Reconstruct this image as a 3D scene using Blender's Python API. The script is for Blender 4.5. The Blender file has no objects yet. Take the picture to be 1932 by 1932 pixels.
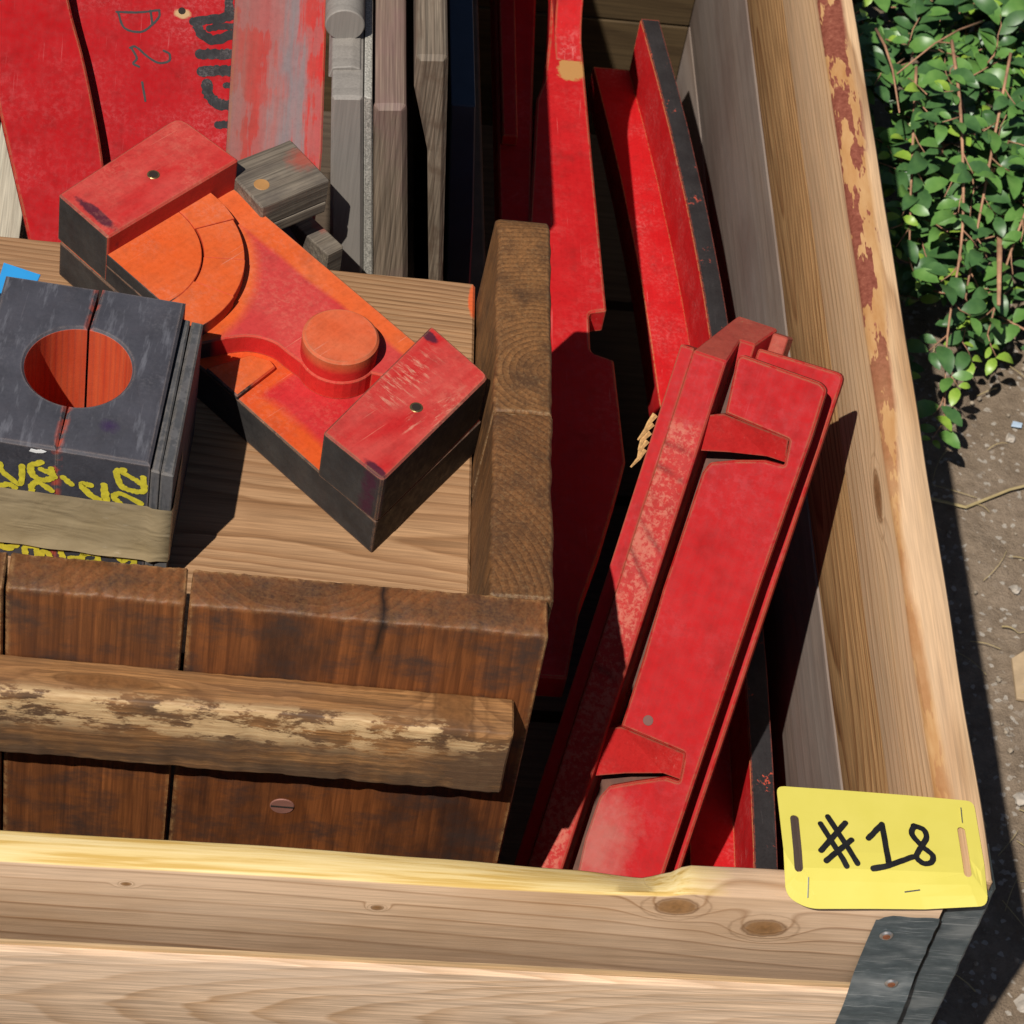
import bpy, bmesh, math, random
from mathutils import Vector, Matrix, noise
from mathutils.geometry import tessellate_polygon
random.seed(7)
R = math.radians
scene = bpy.context.scene
C = scene.collection

# ------------------------------------------------------------------ camera, sky, sun, exposure
cd = bpy.data.cameras.new('camera'); cam = bpy.data.objects.new('camera', cd); C.objects.link(cam)
right = Vector((0.9902, -0.0259, 0.1375)); fwd = Vector((0.1210, 0.6521, -0.7484)).normalized()
right = (right - fwd * right.dot(fwd)).normalized(); up = right.cross(fwd)
mw = Matrix((right, up, -fwd)).transposed().to_4x4(); mw.translation = (-0.4761, -0.9360, 1.9357)
cam.matrix_world = mw
cd.sensor_width = 36; cd.lens = 36 * 5500 / 1932; cd.clip_start = 0.05; cd.clip_end = 400
cd.dof.use_dof = True; cd.dof.focus_distance = 1.86; cd.dof.aperture_fstop = 30
scene.camera = cam

SUN = Vector((0.405, 0.57, -1.0)).normalized()          # direction the light travels
w = bpy.data.worlds.new('World'); scene.world = w; w.use_nodes = True
wn = w.node_tree; bg = wn.nodes['Background']
sky = wn.nodes.new('ShaderNodeTexSky'); sky.sky_type = 'NISHITA'; sky.sun_disc = False; sky.air_density = 0.75; sky.dust_density = 0.5
sky.sun_elevation = math.asin(-SUN.z); sky.sun_rotation = math.atan2(-SUN.x, -SUN.y) % (2 * math.pi)
wn.links.new(sky.outputs[0], bg.inputs[0]); bg.inputs[1].default_value = 0.05
sl = bpy.data.lights.new('sun', 'SUN'); sl.energy = 5.0; sl.angle = R(0.5); sl.color = (1.0, 0.955, 0.88)
sun = bpy.data.objects.new('sun', sl); C.objects.link(sun); sun.rotation_euler = SUN.to_track_quat('-Z', 'Y').to_euler()
sun.location = (-2, -3, 5)
scene.view_settings.view_transform = 'Standard'; scene.view_settings.look = 'None'
scene.view_settings.exposure = 0.0; scene.view_settings.gamma = 1.0; scene.view_settings.use_curve_mapping = False

# ------------------------------------------------------------------ node helpers
class G:
    def __init__(s, name, rough=0.6, spec=0.35):
        s.mat = bpy.data.materials.new(name); s.mat.use_nodes = True; s.nt = s.mat.node_tree
        s.b = s.nt.nodes['Principled BSDF']; s.b.inputs['Roughness'].default_value = rough
        s.b.inputs['Specular IOR Level'].default_value = spec
        s.obj = s.nt.nodes.new('ShaderNodeTexCoord').outputs['Object']
        s._nz = None
    def _set(s, sock, v):
        if isinstance(v, bpy.types.NodeSocket): s.nt.links.new(v, sock)
        elif isinstance(v, (tuple, list)) and len(v) == 3 and sock.type == 'RGBA': sock.default_value = (*v, 1)
        else: sock.default_value = v
    def m(s, op, a, b=0.0, c=0.0, clamp=False):
        n = s.nt.nodes.new('ShaderNodeMath'); n.operation = op; n.use_clamp = clamp
        for i, v in enumerate((a, b, c)): s._set(n.inputs[i], v)
        return n.outputs[0]
    def sep(s, v):
        n = s.nt.nodes.new('ShaderNodeSeparateXYZ'); s._set(n.inputs[0], v); return n.outputs
    def comb(s, x, y, z):
        n = s.nt.nodes.new('ShaderNodeCombineXYZ')
        for i, v in enumerate((x, y, z)): s._set(n.inputs[i], v)
        return n.outputs[0]
    def map(s, v, scale=(1, 1, 1), loc=(0, 0, 0), rot=(0, 0, 0)):
        n = s.nt.nodes.new('ShaderNodeMapping'); s._set(n.inputs[0], v)
        n.inputs['Scale'].default_value = scale; n.inputs['Location'].default_value = loc; n.inputs['Rotation'].default_value = rot
        return n.outputs[0]
    def noise(s, v, scale, detail=3, rough=0.55, dist=0.0):
        n = s.nt.nodes.new('ShaderNodeTexNoise'); s._set(n.inputs['Vector'], v)
        n.inputs['Scale'].default_value = scale; n.inputs['Detail'].default_value = detail
        n.inputs['Roughness'].default_value = rough; n.inputs['Distortion'].default_value = dist
        return n.outputs['Fac']
    def vor(s, v, scale, feature='F1', out='Distance'):
        n = s.nt.nodes.new('ShaderNodeTexVoronoi'); s._set(n.inputs['Vector'], v); n.feature = feature
        n.inputs['Scale'].default_value = scale; return n.outputs[out]
    def ramp(s, f, stops, interp='LINEAR'):
        n = s.nt.nodes.new('ShaderNodeValToRGB'); s._set(n.inputs[0], f); cr = n.color_ramp; cr.interpolation = interp
        while len(cr.elements) > 1: cr.elements.remove(cr.elements[-1])
        for i, (p, c) in enumerate(stops):
            e = cr.elements[0] if i == 0 else cr.elements.new(p); e.position = p
            e.color = (*c, 1) if isinstance(c, (tuple, list)) else (c, c, c, 1)
        return n.outputs[0]
    def step(s, f, a, b): return s.ramp(f, [(a, 0.0), (b, 1.0)])
    def mix(s, f, a, b, blend='MIX'):
        n = s.nt.nodes.new('ShaderNodeMix'); n.data_type = 'RGBA'; n.blend_type = blend
        s._set(n.inputs['Factor'], f); s._set(n.inputs[6], a); s._set(n.inputs[7], b); return n.outputs[2]
    @property
    def normal(s):          # object-space normal
        if s._nz is None:
            g = s.nt.nodes.new('ShaderNodeTexCoord'); s._nz = s.sep(g.outputs['Normal'])
        return s._nz
    def edge(s, radius):
        bv = s.nt.nodes.new('ShaderNodeBevel'); bv.samples = 4; bv.inputs['Radius'].default_value = radius
        ge = s.nt.nodes.new('ShaderNodeNewGeometry')
        n = s.nt.nodes.new('ShaderNodeVectorMath'); n.operation = 'DOT_PRODUCT'
        s.nt.links.new(bv.outputs[0], n.inputs[0]); s.nt.links.new(ge.outputs['Normal'], n.inputs[1])
        return s.m('SUBTRACT', 1.0, n.outputs['Value'], clamp=True)
    def bump(s, h, strength=0.3, dist=0.001):
        n = s.nt.nodes.new('ShaderNodeBump'); n.inputs['Strength'].default_value = strength
        n.inputs['Distance'].default_value = dist; s._set(n.inputs['Height'], h)
        s.nt.links.new(n.outputs[0], s.b.inputs['Normal'])
    def out(s, col, rough=None):
        s._set(s.b.inputs['Base Color'], col)
        if rough is not None: s._set(s.b.inputs['Roughness'], rough)
        return s.mat
    def disc(s, c, r, soft=0.25, n=0.0, nscale=200.0, axes='xy'):
        """1 inside an ellipse of object space, c/r in metres on the given axes"""
        o = s.sep(s.obj); a = o['xyz'.index(axes[0])]; b = o['xyz'.index(axes[1])]
        a = s.m('DIVIDE', s.m('SUBTRACT', a, c[0]), r[0]); b = s.m('DIVIDE', s.m('SUBTRACT', b, c[1]), r[1])
        d = s.m('SQRT', s.m('ADD', s.m('MULTIPLY', a, a), s.m('MULTIPLY', b, b)))
        if n: d = s.m('ADD', d, s.m('MULTIPLY', s.m('SUBTRACT', s.noise(s.obj, nscale, 4, 0.65), 0.5), n))
        return s.ramp(d, [(max(0, 1 - soft), 1.0), (1.0, 0.0)])

def wood(name, early, late, axis='x', spacing=0.006, pith=(0.03, -0.05), tilt=0.03, warp=0.006, fibre=0.25, stain=None,
         stain_amt=0.4, knots=(), rough=0.62, seed=0.0, stain_scale=9.0, late_w=0.35, extra=None, grey=None, bumps=0.35, across=None, knot_col=None):
    """lumber: growth rings about a pith line along `axis`, fibres, stains, knots (c0,c1,r0,r1 on the plane axes k)"""
    g = G(name, rough, 0.3); o = g.obj
    ia = 'xyz'.index(axis); ib, ic = [i for i in range(3) if i != ia]
    sc = [26.0] * 3; sc[ia] = 3.2
    P = g.map(o, loc=(seed * 1.37, seed * 0.71, seed * 2.3)); S = g.sep(o)
    wp = g.m('SUBTRACT', g.noise(g.map(P, tuple(sc)), 1.0, 3, 0.5), 0.5)
    lw = [3.0] * 3; lw[ia] = 1.1
    wl = g.m('SUBTRACT', g.noise(g.map(P, tuple(lw)), 1.0, 2, 0.5), 0.5)
    u = g.m('ADD', g.m('ADD', S[ib], -pith[0]), g.m('MULTIPLY', S[ia], tilt))
    v = g.m('ADD', g.m('ADD', S[ic], -pith[1]), g.m('MULTIPLY', wl, 0.05))
    r = g.m('SQRT', g.m('ADD', g.m('MULTIPLY', u, u), g.m('MULTIPLY', v, v))) if across is None else g.m('ADD', S['xyz'.index(across)], g.m('MULTIPLY', S[2], 0.11))
    r = g.m('ADD', r, g.m('MULTIPLY', wp, warp))
    kc = None; kr = None
    for (k, c0, c1, r0, r1) in knots:
        ax = [S['xyz'.index(k[0])], S['xyz'.index(k[1])]]
        a = g.m('DIVIDE', g.m('SUBTRACT', ax[0], c0), r0); b = g.m('DIVIDE', g.m('SUBTRACT', ax[1], c1), r1)
        d2 = g.m('ADD', g.m('MULTIPLY', a, a), g.m('MULTIPLY', b, b)); d = g.m('SQRT', d2)
        ex = g.m('POWER', 2.718, g.m('MULTIPLY', d2, -0.35))
        r = g.m('ADD', r, g.m('MULTIPLY', ex, spacing * 2.1))
        dn = g.m('ADD', d, g.m('MULTIPLY', g.m('SUBTRACT', g.noise(o, 160, 3), 0.5), 0.35))
        ki = g.ramp(dn, [(0.0, 1.0), (0.82, 0.85), (1.0, 0.0)])
        kh = g.ramp(g.m('MULTIPLY', dn, 0.5), [(0.42, 0.0), (0.5, 0.75), (0.58, 0.0), (0.76, 0.0), (0.82, 0.35), (0.88, 0.0)])
        kc = ki if kc is None else g.m('MAXIMUM', kc, ki); kr = kh if kr is None else g.m('MAXIMUM', kr, kh)
    t = g.m('FRACT', g.m('DIVIDE', r, spacing))
    ring = g.ramp(t, [(0.0, 0.0), (max(0.05, 0.9 - late_w), 0.18), (0.9, 1.0), (1.0, 0.0)])
    strength = g.ramp(g.noise(g.map(P, tuple(lw)), 4.0, 2), [(0.25, 0.35), (0.7, 1.0)])
    ring = g.m('MULTIPLY', ring, strength)
    fs = [1300.0] * 3; fs[ia] = 28.0
    if across: fs = [1500.0 if 'xyz'[i] == across else 22.0 for i in range(3)]
    fb = g.noise(g.map(P, tuple(fs)), 1.0, 3, 0.7)
    f2 = [260.0] * 3; f2[ia] = 7.0
    if across: f2 = [300.0 if 'xyz'[i] == across else 6.0 for i in range(3)]
    fb2 = g.noise(g.map(P, tuple(f2)), 1.0, 3, 0.6)
    f3 = [620.0] * 3; f3[ia] = 16.0
    if across: f3 = [700.0 if 'xyz'[i] == across else 12.0 for i in range(3)]
    fb3 = g.noise(g.map(P, tuple(f3)), 1.0, 2, 0.6)
    col = g.mix(ring, early, late)
    col = g.mix(1.0, col, g.ramp(fb3, [(0.3, 1 - fibre * 1.1), (0.62, 1 + fibre * 0.45)]), 'MULTIPLY')
    col = g.mix(1.0, col, g.ramp(fb2, [(0.2, 1 - fibre), (0.75, 1 + fibre * 0.35)]), 'MULTIPLY')
    col = g.mix(1.0, col, g.ramp(fb, [(0.25, 1 - fibre * 0.8), (0.7, 1 + fibre * 0.4)]), 'MULTIPLY')
    if grey:
        gs = [9.0] * 3; gs[ia] = 1.5
        col = g.mix(g.ramp(g.noise(g.map(P, tuple(gs)), 1.6, 4, 0.6), [(0.35, 0.0), (0.65, grey[1])]), col, grey[0])
    if stain:
        ss = [stain_scale * 1.8] * 3; ss[ia] = stain_scale * 0.7
        sm = g.ramp(g.noise(g.map(P, tuple(ss)), 1.0, 5, 0.62), [(0.46, 0.0), (0.66, stain_amt)])
        col = g.mix(sm, col, stain)
    if kc is not None:
        kk = knot_col or late; kd = g.ramp(g.noise(o, 240, 3), [(0.3, tuple(c * 0.6 for c in kk)), (0.7, kk)])
        col = g.mix(kc, col, kd); col = g.mix(kr, col, tuple(c * 0.55 for c in late))
    if extra: col = extra(g, col)
    g.bump(g.m('ADD', g.m('MULTIPLY', fb, 0.5), g.m('ADD', g.m('MULTIPLY', fb2, 0.7), g.m('MULTIPLY', ring, 0.5))), bumps, 0.0007)
    return g.out(col)

def paint(name, cols, rough=0.62, scale=30.0, scuff=(0.75, 0.33, 0.3), scuff_amt=0.35, chip=(0.33, 0.17, 0.08), chip_th=0.71, edge=(0.25, 0.11, 0.05),
          edge_amt=0.9, dirt=0.35, body=None, streak=None, after=None, spec=0.16, seed=0.0, edge_r=0.0022, bumps=0.25, top_only=False):
    g = G(name, rough, spec); o = g.map(g.obj, loc=(seed, seed * 0.7, seed * 1.9))
    n1 = g.noise(o, scale, 5, 0.6); n2 = g.noise(o, scale * 7, 4, 0.65); n3 = g.noise(o, scale * 0.8, 4, 0.55)
    col = body(g) if body else g.ramp(n1, [(0.28, cols[0]), (0.72, cols[1])])
    if streak:
        st = g.noise(g.map(o, streak), 1.0, 5, 0.7)
        col = g.mix(g.ramp(g.m('MULTIPLY', g.m('MULTIPLY', st, n3), 4.0), [(0.9, 0.0), (1.5, scuff_amt)]), col, scuff)
    else:
        sf = g.m('MULTIPLY', g.ramp(n3, [(0.45, 0.0), (0.75, scuff_amt)]), g.ramp(g.noise(o, scale * 11, 4, 0.7), [(0.47, 0.12), (0.6, 1.0)]))
        if top_only: sf = g.m('MULTIPLY', sf, g.step(g.normal[2], 0.3, 0.6))
        col = g.mix(sf, col, scuff)
    if top_only: base_ = col
    col = g.mix(g.m('MULTIPLY', g.ramp(g.noise(o, scale * 2.3, 4, 0.7), [(0.5, 0.0), (0.75, dirt)]), g.ramp(n2, [(0.35, 0.2), (0.6, 1.0)])), col, (0.03, 0.012, 0.01))
    ch = g.ramp(g.m('ADD', g.m('MULTIPLY', n2, 0.45), g.m('MULTIPLY', n3, 0.55)), [(chip_th - 0.05, 0.0), (chip_th - 0.03, 0.9)])
    if top_only: ch = g.m('MULTIPLY', ch, g.step(g.normal[2], 0.3, 0.6))
    col = g.mix(ch, col, chip)
    for rz, th in ((0.5, 0.0), (-0.9, 0.02)):
        sc_ = g.noise(g.map(o, (scale * 22, scale * 0.7, scale * 22), rot=(0, 0, rz)), 1.0, 2, 0.5)
        mk_ = g.m('MULTIPLY', g.ramp(sc_, [(0.69 + th, 0.0), (0.73 + th, 0.45)]), g.ramp(n1, [(0.45, 0.0), (0.6, 1.0)]))
        if top_only: mk_ = g.m('MULTIPLY', mk_, g.step(g.normal[2], 0.3, 0.6))
        col = g.mix(mk_, col, scuff)
    # fine specks
    sp = g.ramp(g.vor(o, scale * 16), [(0.0, 0.8), (0.10, 0.0)])
    col = g.mix(g.m('MULTIPLY', sp, g.ramp(g.noise(o, scale * 3, 2), [(0.55, 0.0), (0.62, 0.8)])), col, (0.05, 0.02, 0.015))
    fm = g.noise(o, scale * 14, 3, 0.7)
    col = g.mix(1.0, col, g.ramp(fm, [(0.3, 0.88), (0.5, 1.0), (0.75, 1.05)]), 'MULTIPLY')
    br = g.noise(g.map(o, (420, 14, 420)), 1.0, 2, 0.5)
    col = g.mix(1.0, col, g.ramp(br, [(0.3, 0.95), (0.65, 1.02)]), 'MULTIPLY')
    if edge:
        e = g.m('MULTIPLY', g.ramp(g.edge(edge_r), [(0.012, 0.0), (0.07, 1.0)]), g.ramp(n2, [(0.38, 0.15), (0.5, edge_amt)]))
        col = g.mix(e, col, edge)
    if after: col = after(g, col)
    g.bump(g.m('ADD', n2, g.m('MULTIPLY', ch, -0.6)), bumps, 0.0006)
    rr = g.ramp(n2, [(0.3, rough * 0.8), (0.7, min(1, rough * 1.35))])
    return g.out(col, rr)

def plain(name, col, rough=0.5, metal=0.0, var=0.15, scale=60.0, spec=0.4, bumps=0.15):
    g = G(name, rough, spec); n = g.noise(g.obj, scale, 4, 0.6)
    g.b.inputs['Metallic'].default_value = metal
    c = g.ramp(n, [(0.3, tuple(v * (1 - var) for v in col)), (0.7, tuple(min(1, v * (1 + var)) for v in col))])
    if bumps: g.bump(n, bumps, 0.0005)
    return g.out(c)

# ------------------------------------------------------------------ object and mesh helpers
def thing(name, label, cat, mat=None, loc=(0, 0, 0), group=None):
    o = bpy.data.objects.new(name, None); C.objects.link(o); o.empty_display_size = 0.02
    if mat is not None: o.matrix_world = mat
    else: o.location = loc
    o['label'] = label; o['category'] = cat
    if group: o['group'] = group
    return o
def part(name, bm, mat, parent=None, smooth=False, label=None):
    bmesh.ops.recalc_face_normals(bm, faces=bm.faces)
    me = bpy.data.meshes.new(name); bm.to_mesh(me); bm.free()
    for mm in (mat if isinstance(mat, list) else [mat]): me.materials.append(mm)
    if smooth:
        for p in me.polygons: p.use_smooth = True
        if smooth is not True: me.set_sharp_from_angle(angle=R(smooth))
    o = bpy.data.objects.new(name, me); C.objects.link(o)
    if parent: o.parent = parent
    if label: o['label'] = label
    return o
def tag(o, label, cat, group=None, kind=None):
    o['label'] = label; o['category'] = cat
    if group: o['group'] = group
    if kind: o['kind'] = kind
    return o
def frame(o, yaw=0.0):
    m = Matrix.Rotation(R(yaw), 4, 'Z'); m.translation = o; return m
def axes(o, ex, ey, ez):
    m = Matrix((ex, ey, ez)).transposed().to_4x4(); m.translation = o; return m
XZ = axes((0, 0, 0), Vector((1, 0, 0)), Vector((0, 0, 1)), Vector((0, -1, 0)))   # polygon in x,z; extruded along -y
YZ = axes((0, 0, 0), Vector((0, 1, 0)), Vector((0, 0, 1)), Vector((1, 0, 0)))    # polygon in y,z; extruded along x
def inset(pts, d):
    n = len(pts); A = sum(pts[i][0] * pts[(i + 1) % n][1] - pts[(i + 1) % n][0] * pts[i][1] for i in range(n)); sg = 1 if A > 0 else -1
    out = []
    for i in range(n):
        p0, p1, p2 = Vector(pts[i - 1]), Vector(pts[i]), Vector(pts[(i + 1) % n])
        a = (p1 - p0).normalized(); b = (p2 - p1).normalized()
        na = Vector((-a.y, a.x)) * sg; nb = Vector((-b.y, b.x)) * sg
        k = na + nb; L = k.length_squared
        out.append(tuple(p1 + (k * (2 * d / L) if L > 0.25 else na * d)))
    return out
def fillet(pts, r, seg=3):
    n = len(pts); out = []
    for i in range(n):
        ri = r[i] if isinstance(r, (list, tuple)) else r
        p0, p1, p2 = Vector(pts[i - 1]), Vector(pts[i]), Vector(pts[(i + 1) % n])
        a = p0 - p1; b = p2 - p1
        t = min(ri, a.length * 0.45, b.length * 0.45)
        if t < 1e-6 or abs(a.normalized().dot(b.normalized())) > 0.97: out.append(tuple(p1)); continue
        A = p1 + a.normalized() * t; B = p1 + b.normalized() * t
        for k in range(seg + 1):
            s = k / seg; out.append(tuple(A.lerp(p1, s).lerp(p1.lerp(B, s), s)))
    return out
def prism(bm, pts, z0, z1, bev=0.001, M=None, nst=1, mm=True, taper=0.0):
    """solid: 2-D outline (mm) extruded z0..z1 (mm) with a small bevel at both rims"""
    s = 0.001 if mm else 1.0
    P = [(x * s, y * s) for x, y in pts]; z0 *= s; z1 *= s
    I = inset(P, bev); rings = []
    zs = [z0 + bev + (z1 - z0 - 2 * bev) * k / nst for k in range(nst + 1)]
    for ring, z in [(I, z0)] + [(P, z) for z in zs] + [(I, z1)]:
        vs = []
        for x, y in ring:
            v = Vector((x, y, z)); vs.append(bm.verts.new(M @ v if M is not None else v))
        rings.append(vs)
    n = len(P)
    for a, b in zip(rings, rings[1:]):
        for i in range(n): bm.faces.new((a[i], a[(i + 1) % n], b[(i + 1) % n], b[i]))
    for ring, flip in ((rings[0], True), (rings[-1], False)):
        if n <= 4: bm.faces.new(ring[::-1] if flip else ring); continue
        src = I
        for t in tessellate_polygon([[Vector((x, y, 0)) for x, y in src]]):
            try: bm.faces.new([ring[k] for k in (t[::-1] if flip else t)])
            except ValueError: pass
    return bm
def box(bm, x0, x1, y0, y1, z0, z1, bev=1.0, grain='x', nst=20, jit=0.0, freq=14.0, rad=0.0):
    """board in mm, stations along its grain so that the edges can waver"""
    if grain == 'x': pts = [(y0, z0), (y1, z0), (y1, z1), (y0, z1)]; M = YZ; a, b = x0, x1
    elif grain == 'y': pts = [(x0, z0), (x0, z1), (x1, z1), (x1, z0)]; M = axes((0, 0, 0), Vector((1, 0, 0)), Vector((0, 0, 1)), Vector((0, 1, 0))); a, b = y0, y1
    else: pts = [(x0, y0), (x1, y0), (x1, y1), (x0, y1)]; M = None; a, b = z0, z1
    pts = fillet(pts, max(rad, bev), 2)
    prism(bm, pts, a, b, bev * 0.001, M, nst)
    if jit: jitter(bm, jit, freq)
    return bm
def jitter(bm, amp, freq=14.0, seed=0.0):
    for v in bm.verts:
        v.co += noise.noise_vector(v.co * freq + Vector((seed, seed, seed))) * amp * 0.001 + noise.noise_vector(v.co * freq * 6 + Vector((seed, 3, seed))) * amp * 0.00035
def NB(): return bmesh.new()
def cyl(bm, c, r, z0, z1, seg=28, bev=0.0006, M=None, r2=None):
    pts = [(c[0] + r * math.cos(2 * math.pi * k / seg), c[1] + r * math.sin(2 * math.pi * k / seg)) for k in range(seg)]
    return prism(bm, pts, z0, z1, bev, M)
def tube(bm, pts, r0, r1=None, seg=6):
    r1 = r0 if r1 is None else r1; rings = []
    pts = [Vector(p) for p in pts]
    for i, p in enumerate(pts):
        d = (pts[min(i + 1, len(pts) - 1)] - pts[max(i - 1, 0)]).normalized()
        a = d.orthogonal().normalized(); b = d.cross(a); r = r0 + (r1 - r0) * i / max(1, len(pts) - 1)
        rings.append([bm.verts.new(p + (a * math.cos(2 * math.pi * k / seg) + b * math.sin(2 * math.pi * k / seg)) * r) for k in range(seg)])
    for A, B in zip(rings, rings[1:]):
        for k in range(seg): bm.faces.new((A[k], A[(k + 1) % seg], B[(k + 1) % seg], B[k]))
    bm.faces.new(rings[0][::-1]); bm.faces.new(rings[-1]); return bm
def smooth_line(pts, n=7):
    if len(pts) < 3: return [Vector(pts[0]).lerp(Vector(pts[1]), k / n) for k in range(n + 1)]
    P = [Vector(p) for p in pts]; P = [2 * P[0] - P[1]] + P + [2 * P[-1] - P[-2]]; out = []
    for i in range(1, len(P) - 2):
        for k in range(n):
            t = k / n
            out.append(0.5 * ((2 * P[i]) + (P[i + 1] - P[i - 1]) * t + (2 * P[i - 1] - 5 * P[i] + 4 * P[i + 1] - P[i + 2]) * t * t + (3 * P[i] - P[i - 1] - 3 * P[i + 1] + P[i + 2]) * t ** 3))
    out.append(P[-2]); return out
def stroke_set(name, lines, width, M, mat, parent, lift=0.15, rag=0.12, sharp=False):
    """brush or pen strokes: flat ribbons laid on a surface (2-D mm in frame M), each a hair above the last"""
    bm = NB()
    for q, l in enumerate(lines):
        wd = width
        if isinstance(l[-1], (int, float)): wd = l[-1]; l = l[:-1]
        P = smooth_line(l) if not sharp else [Vector(p) for p in smooth_line(l, 9)]
        h = (lift + q * 0.03) * 0.001
        loop = []; other = []
        nP = len(P)
        for i, p in enumerate(P):
            d = (P[min(i + 1, nP - 1)] - P[max(i - 1, 0)]); d = d.normalized() if d.length > 1e-6 else Vector((1, 0))
            nrm = Vector((-d.y, d.x)); e = 1 + random.uniform(-rag, rag)
            loop.append(p + nrm * wd * 0.5 * e); other.append(p - nrm * wd * 0.5 * (1 + random.uniform(-rag, rag)))
        va = [bm.verts.new(M @ Vector((p.x * .001, p.y * .001, h))) for p in loop]; vb = [bm.verts.new(M @ Vector((p.x * .001, p.y * .001, h))) for p in other]
        for i in range(nP - 1): bm.faces.new((va[i], vb[i], vb[i + 1], va[i + 1]))
        for end, sgn in ((0, -1), (nP - 1, 1)):            # rounded ends
            p = P[end]; d = (P[-1] - P[-2]) if end else (P[1] - P[0]); d = d.normalized() * sgn; nrm = Vector((-d.y, d.x))
            arc = [bm.verts.new(M @ Vector(((p + (nrm * math.cos(t) + d * math.sin(t)) * wd * 0.5).to_3d() * .001)[:2] + (h,))) for t in [math.pi * k / 6 for k in range(7)]]
            bm.faces.new(arc)
    return part(name, bm, mat, parent)

def strokes(name, chars, width, M, mat, parent, lift=0.15, rag=0.12):
    return [stroke_set(name, ch, width, M, mat, parent, lift + 0.05 * (i % 3), rag) for i, ch in enumerate(chars)]

# ------------------------------------------------------------------ materials
BRN = (0.30, 0.145, 0.06)
def fresh_top(g, col):       # the planed-down top edge shows fresh yellow wood; the stretch by the corner was left weathered
    S = g.sep(g.obj); nz = g.normal[2]
    m = g.m('MULTIPLY', g.step(nz, 0.35, 0.6), g.ramp(g.m('ADD', S[0], g.m('MULTIPLY', g.noise(g.obj, 60, 2), 0.012)), [(0.0, 1.0), (1.0, 1.0)]))
    lim = g.m('ADD', S[0], g.m('MULTIPLY', g.m('SUBTRACT', g.noise(g.map(g.obj, (20, 120, 120)), 1.0, 3), 0.5), 0.03))
    lim = g.ramp(g.m('ADD', lim, 0.5), [(0.345, 1.0), (0.375, 0.0)])
    ye = g.ramp(g.noise(g.map(g.obj, (8, 260, 260)), 1.0, 4, 0.6), [(0.38, (0.56, 0.36, 0.10)), (0.5, (0.70, 0.52, 0.22)), (0.7, (0.78, 0.62, 0.32))])
    return g.mix(g.m('MULTIPLY', m, lim), col, ye)
PINE_E, PINE_L = (0.68, 0.465, 0.295), (0.27, 0.125, 0.045)
m_front_top = wood('pine_front_top', PINE_E, PINE_L, 'x', 0.0125, (-0.06, 0.42), 0.05, 0.006, 0.17, stain=(0.34, 0.18, 0.075), stain_amt=0.5, knot_col=(0.30, 0.145, 0.05), rough=0.6,
                   knots=[('xz', -.1577, .5208, .0125, .0085), ('xz', -.1017, .503, .0128, .0088), ('xz', -.478, .513, .003, .002), ('xz', -.332, .5025, .0035, .0025)],
                   seed=2.0, stain_scale=5, late_w=0.13, extra=fresh_top, grey=((0.62, 0.46, 0.335), 0.4))
m_front_low = wood('pine_front_low', (0.68, 0.475, 0.31), (0.44, 0.255, 0.125), 'x', 0.0052, (0.035, 0.39), 0.10, 0.016, 0.33, seed=5.0, late_w=0.4, grey=((0.72, 0.56, 0.43), 0.4))
m_joint = wood('pine_edge', (0.66, 0.46, 0.26), (0.55, 0.36, 0.18), 'x', 0.02, seed=8)
def bark(g, col):            # bark and bast left on the waney top edge
    S = g.sep(g.obj); nz = g.normal[2]
    n = g.noise(g.map(g.obj, (60, 9, 60)), 1.0, 4, 0.6); ll = g.noise(g.map(g.obj, (6, 2.2, 6), (0, 3.1, 0)), 1.0, 2)
    lim = g.m('ADD', 0.0175, g.m('ADD', g.m('MULTIPLY', g.m('SUBTRACT', n, 0.5), 0.010), g.m('MULTIPLY', g.m('SUBTRACT', ll, 0.45), 0.02)))
    far = g.ramp(S[1], [(0.28, 0.0), (0.5, 1.0)])
    lim = g.m('SUBTRACT', lim, g.m('MULTIPLY', g.m('SUBTRACT', 1.0, far), 0.008))
    w_in = g.m('MULTIPLY', g.step(g.m('MULTIPLY', g.m('SUBTRACT', lim, S[0]), 1.0), 0.0, 0.0008), g.step(nz, 0.25, 0.4))
    bast = g.ramp(g.noise(g.map(g.obj, (90, 20, 90)), 1.0, 4, 0.6), [(0.3, (0.40, 0.19, 0.065)), (0.7, (0.54, 0.32, 0.145))])
    bk = g.ramp(g.noise(g.obj, 240, 4, 0.7), [(0.3, (0.15, 0.035, 0.02)), (0.6, (0.25, 0.075, 0.045)), (0.8, (0.36, 0.15, 0.09))])
    patch = g.m('MULTIPLY', g.step(g.noise(g.map(g.obj, (75, 17, 75), (0.3, 0.2, 0)), 1.0, 4, 0.62), 0.485, 0.505), g.m('ADD', 0.0, g.ramp(S[1], [(0.3, 0.25), (0.48, 1.0)])))
    return g.mix(w_in, col, g.mix(patch, bast, bk))
m_right_top = wood('pine_right_top', (0.68, 0.435, 0.235), (0.34, 0.16, 0.055), 'y', 0.0085, (0.02, 0.435), 0.05, 0.014, 0.2, knots=[('yz', .334, .521, .022, .0075)], seed=11, late_w=0.3, extra=bark, knot_col=(0.25, 0.11, 0.04), grey=((0.58, 0.42, 0.29), 0.35))
m_right_low = wood('pine_right_low', (0.60, 0.345, 0.15), (0.25, 0.10, 0.03), 'y', 0.0075, (0.06, 0.38), 0.07, 0.016, 0.3, seed=14, late_w=0.45)
m_grey = wood('weathered_board', (0.255, 0.19, 0.152), (0.18, 0.128, 0.097), 'y', 0.02, (0.03, 0.1), 0.05, 0.02, 0.2, stain=(0.16, 0.115, 0.095), stain_amt=0.7, seed=17, grey=((0.24, 0.205, 0.185), 0.7))
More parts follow.
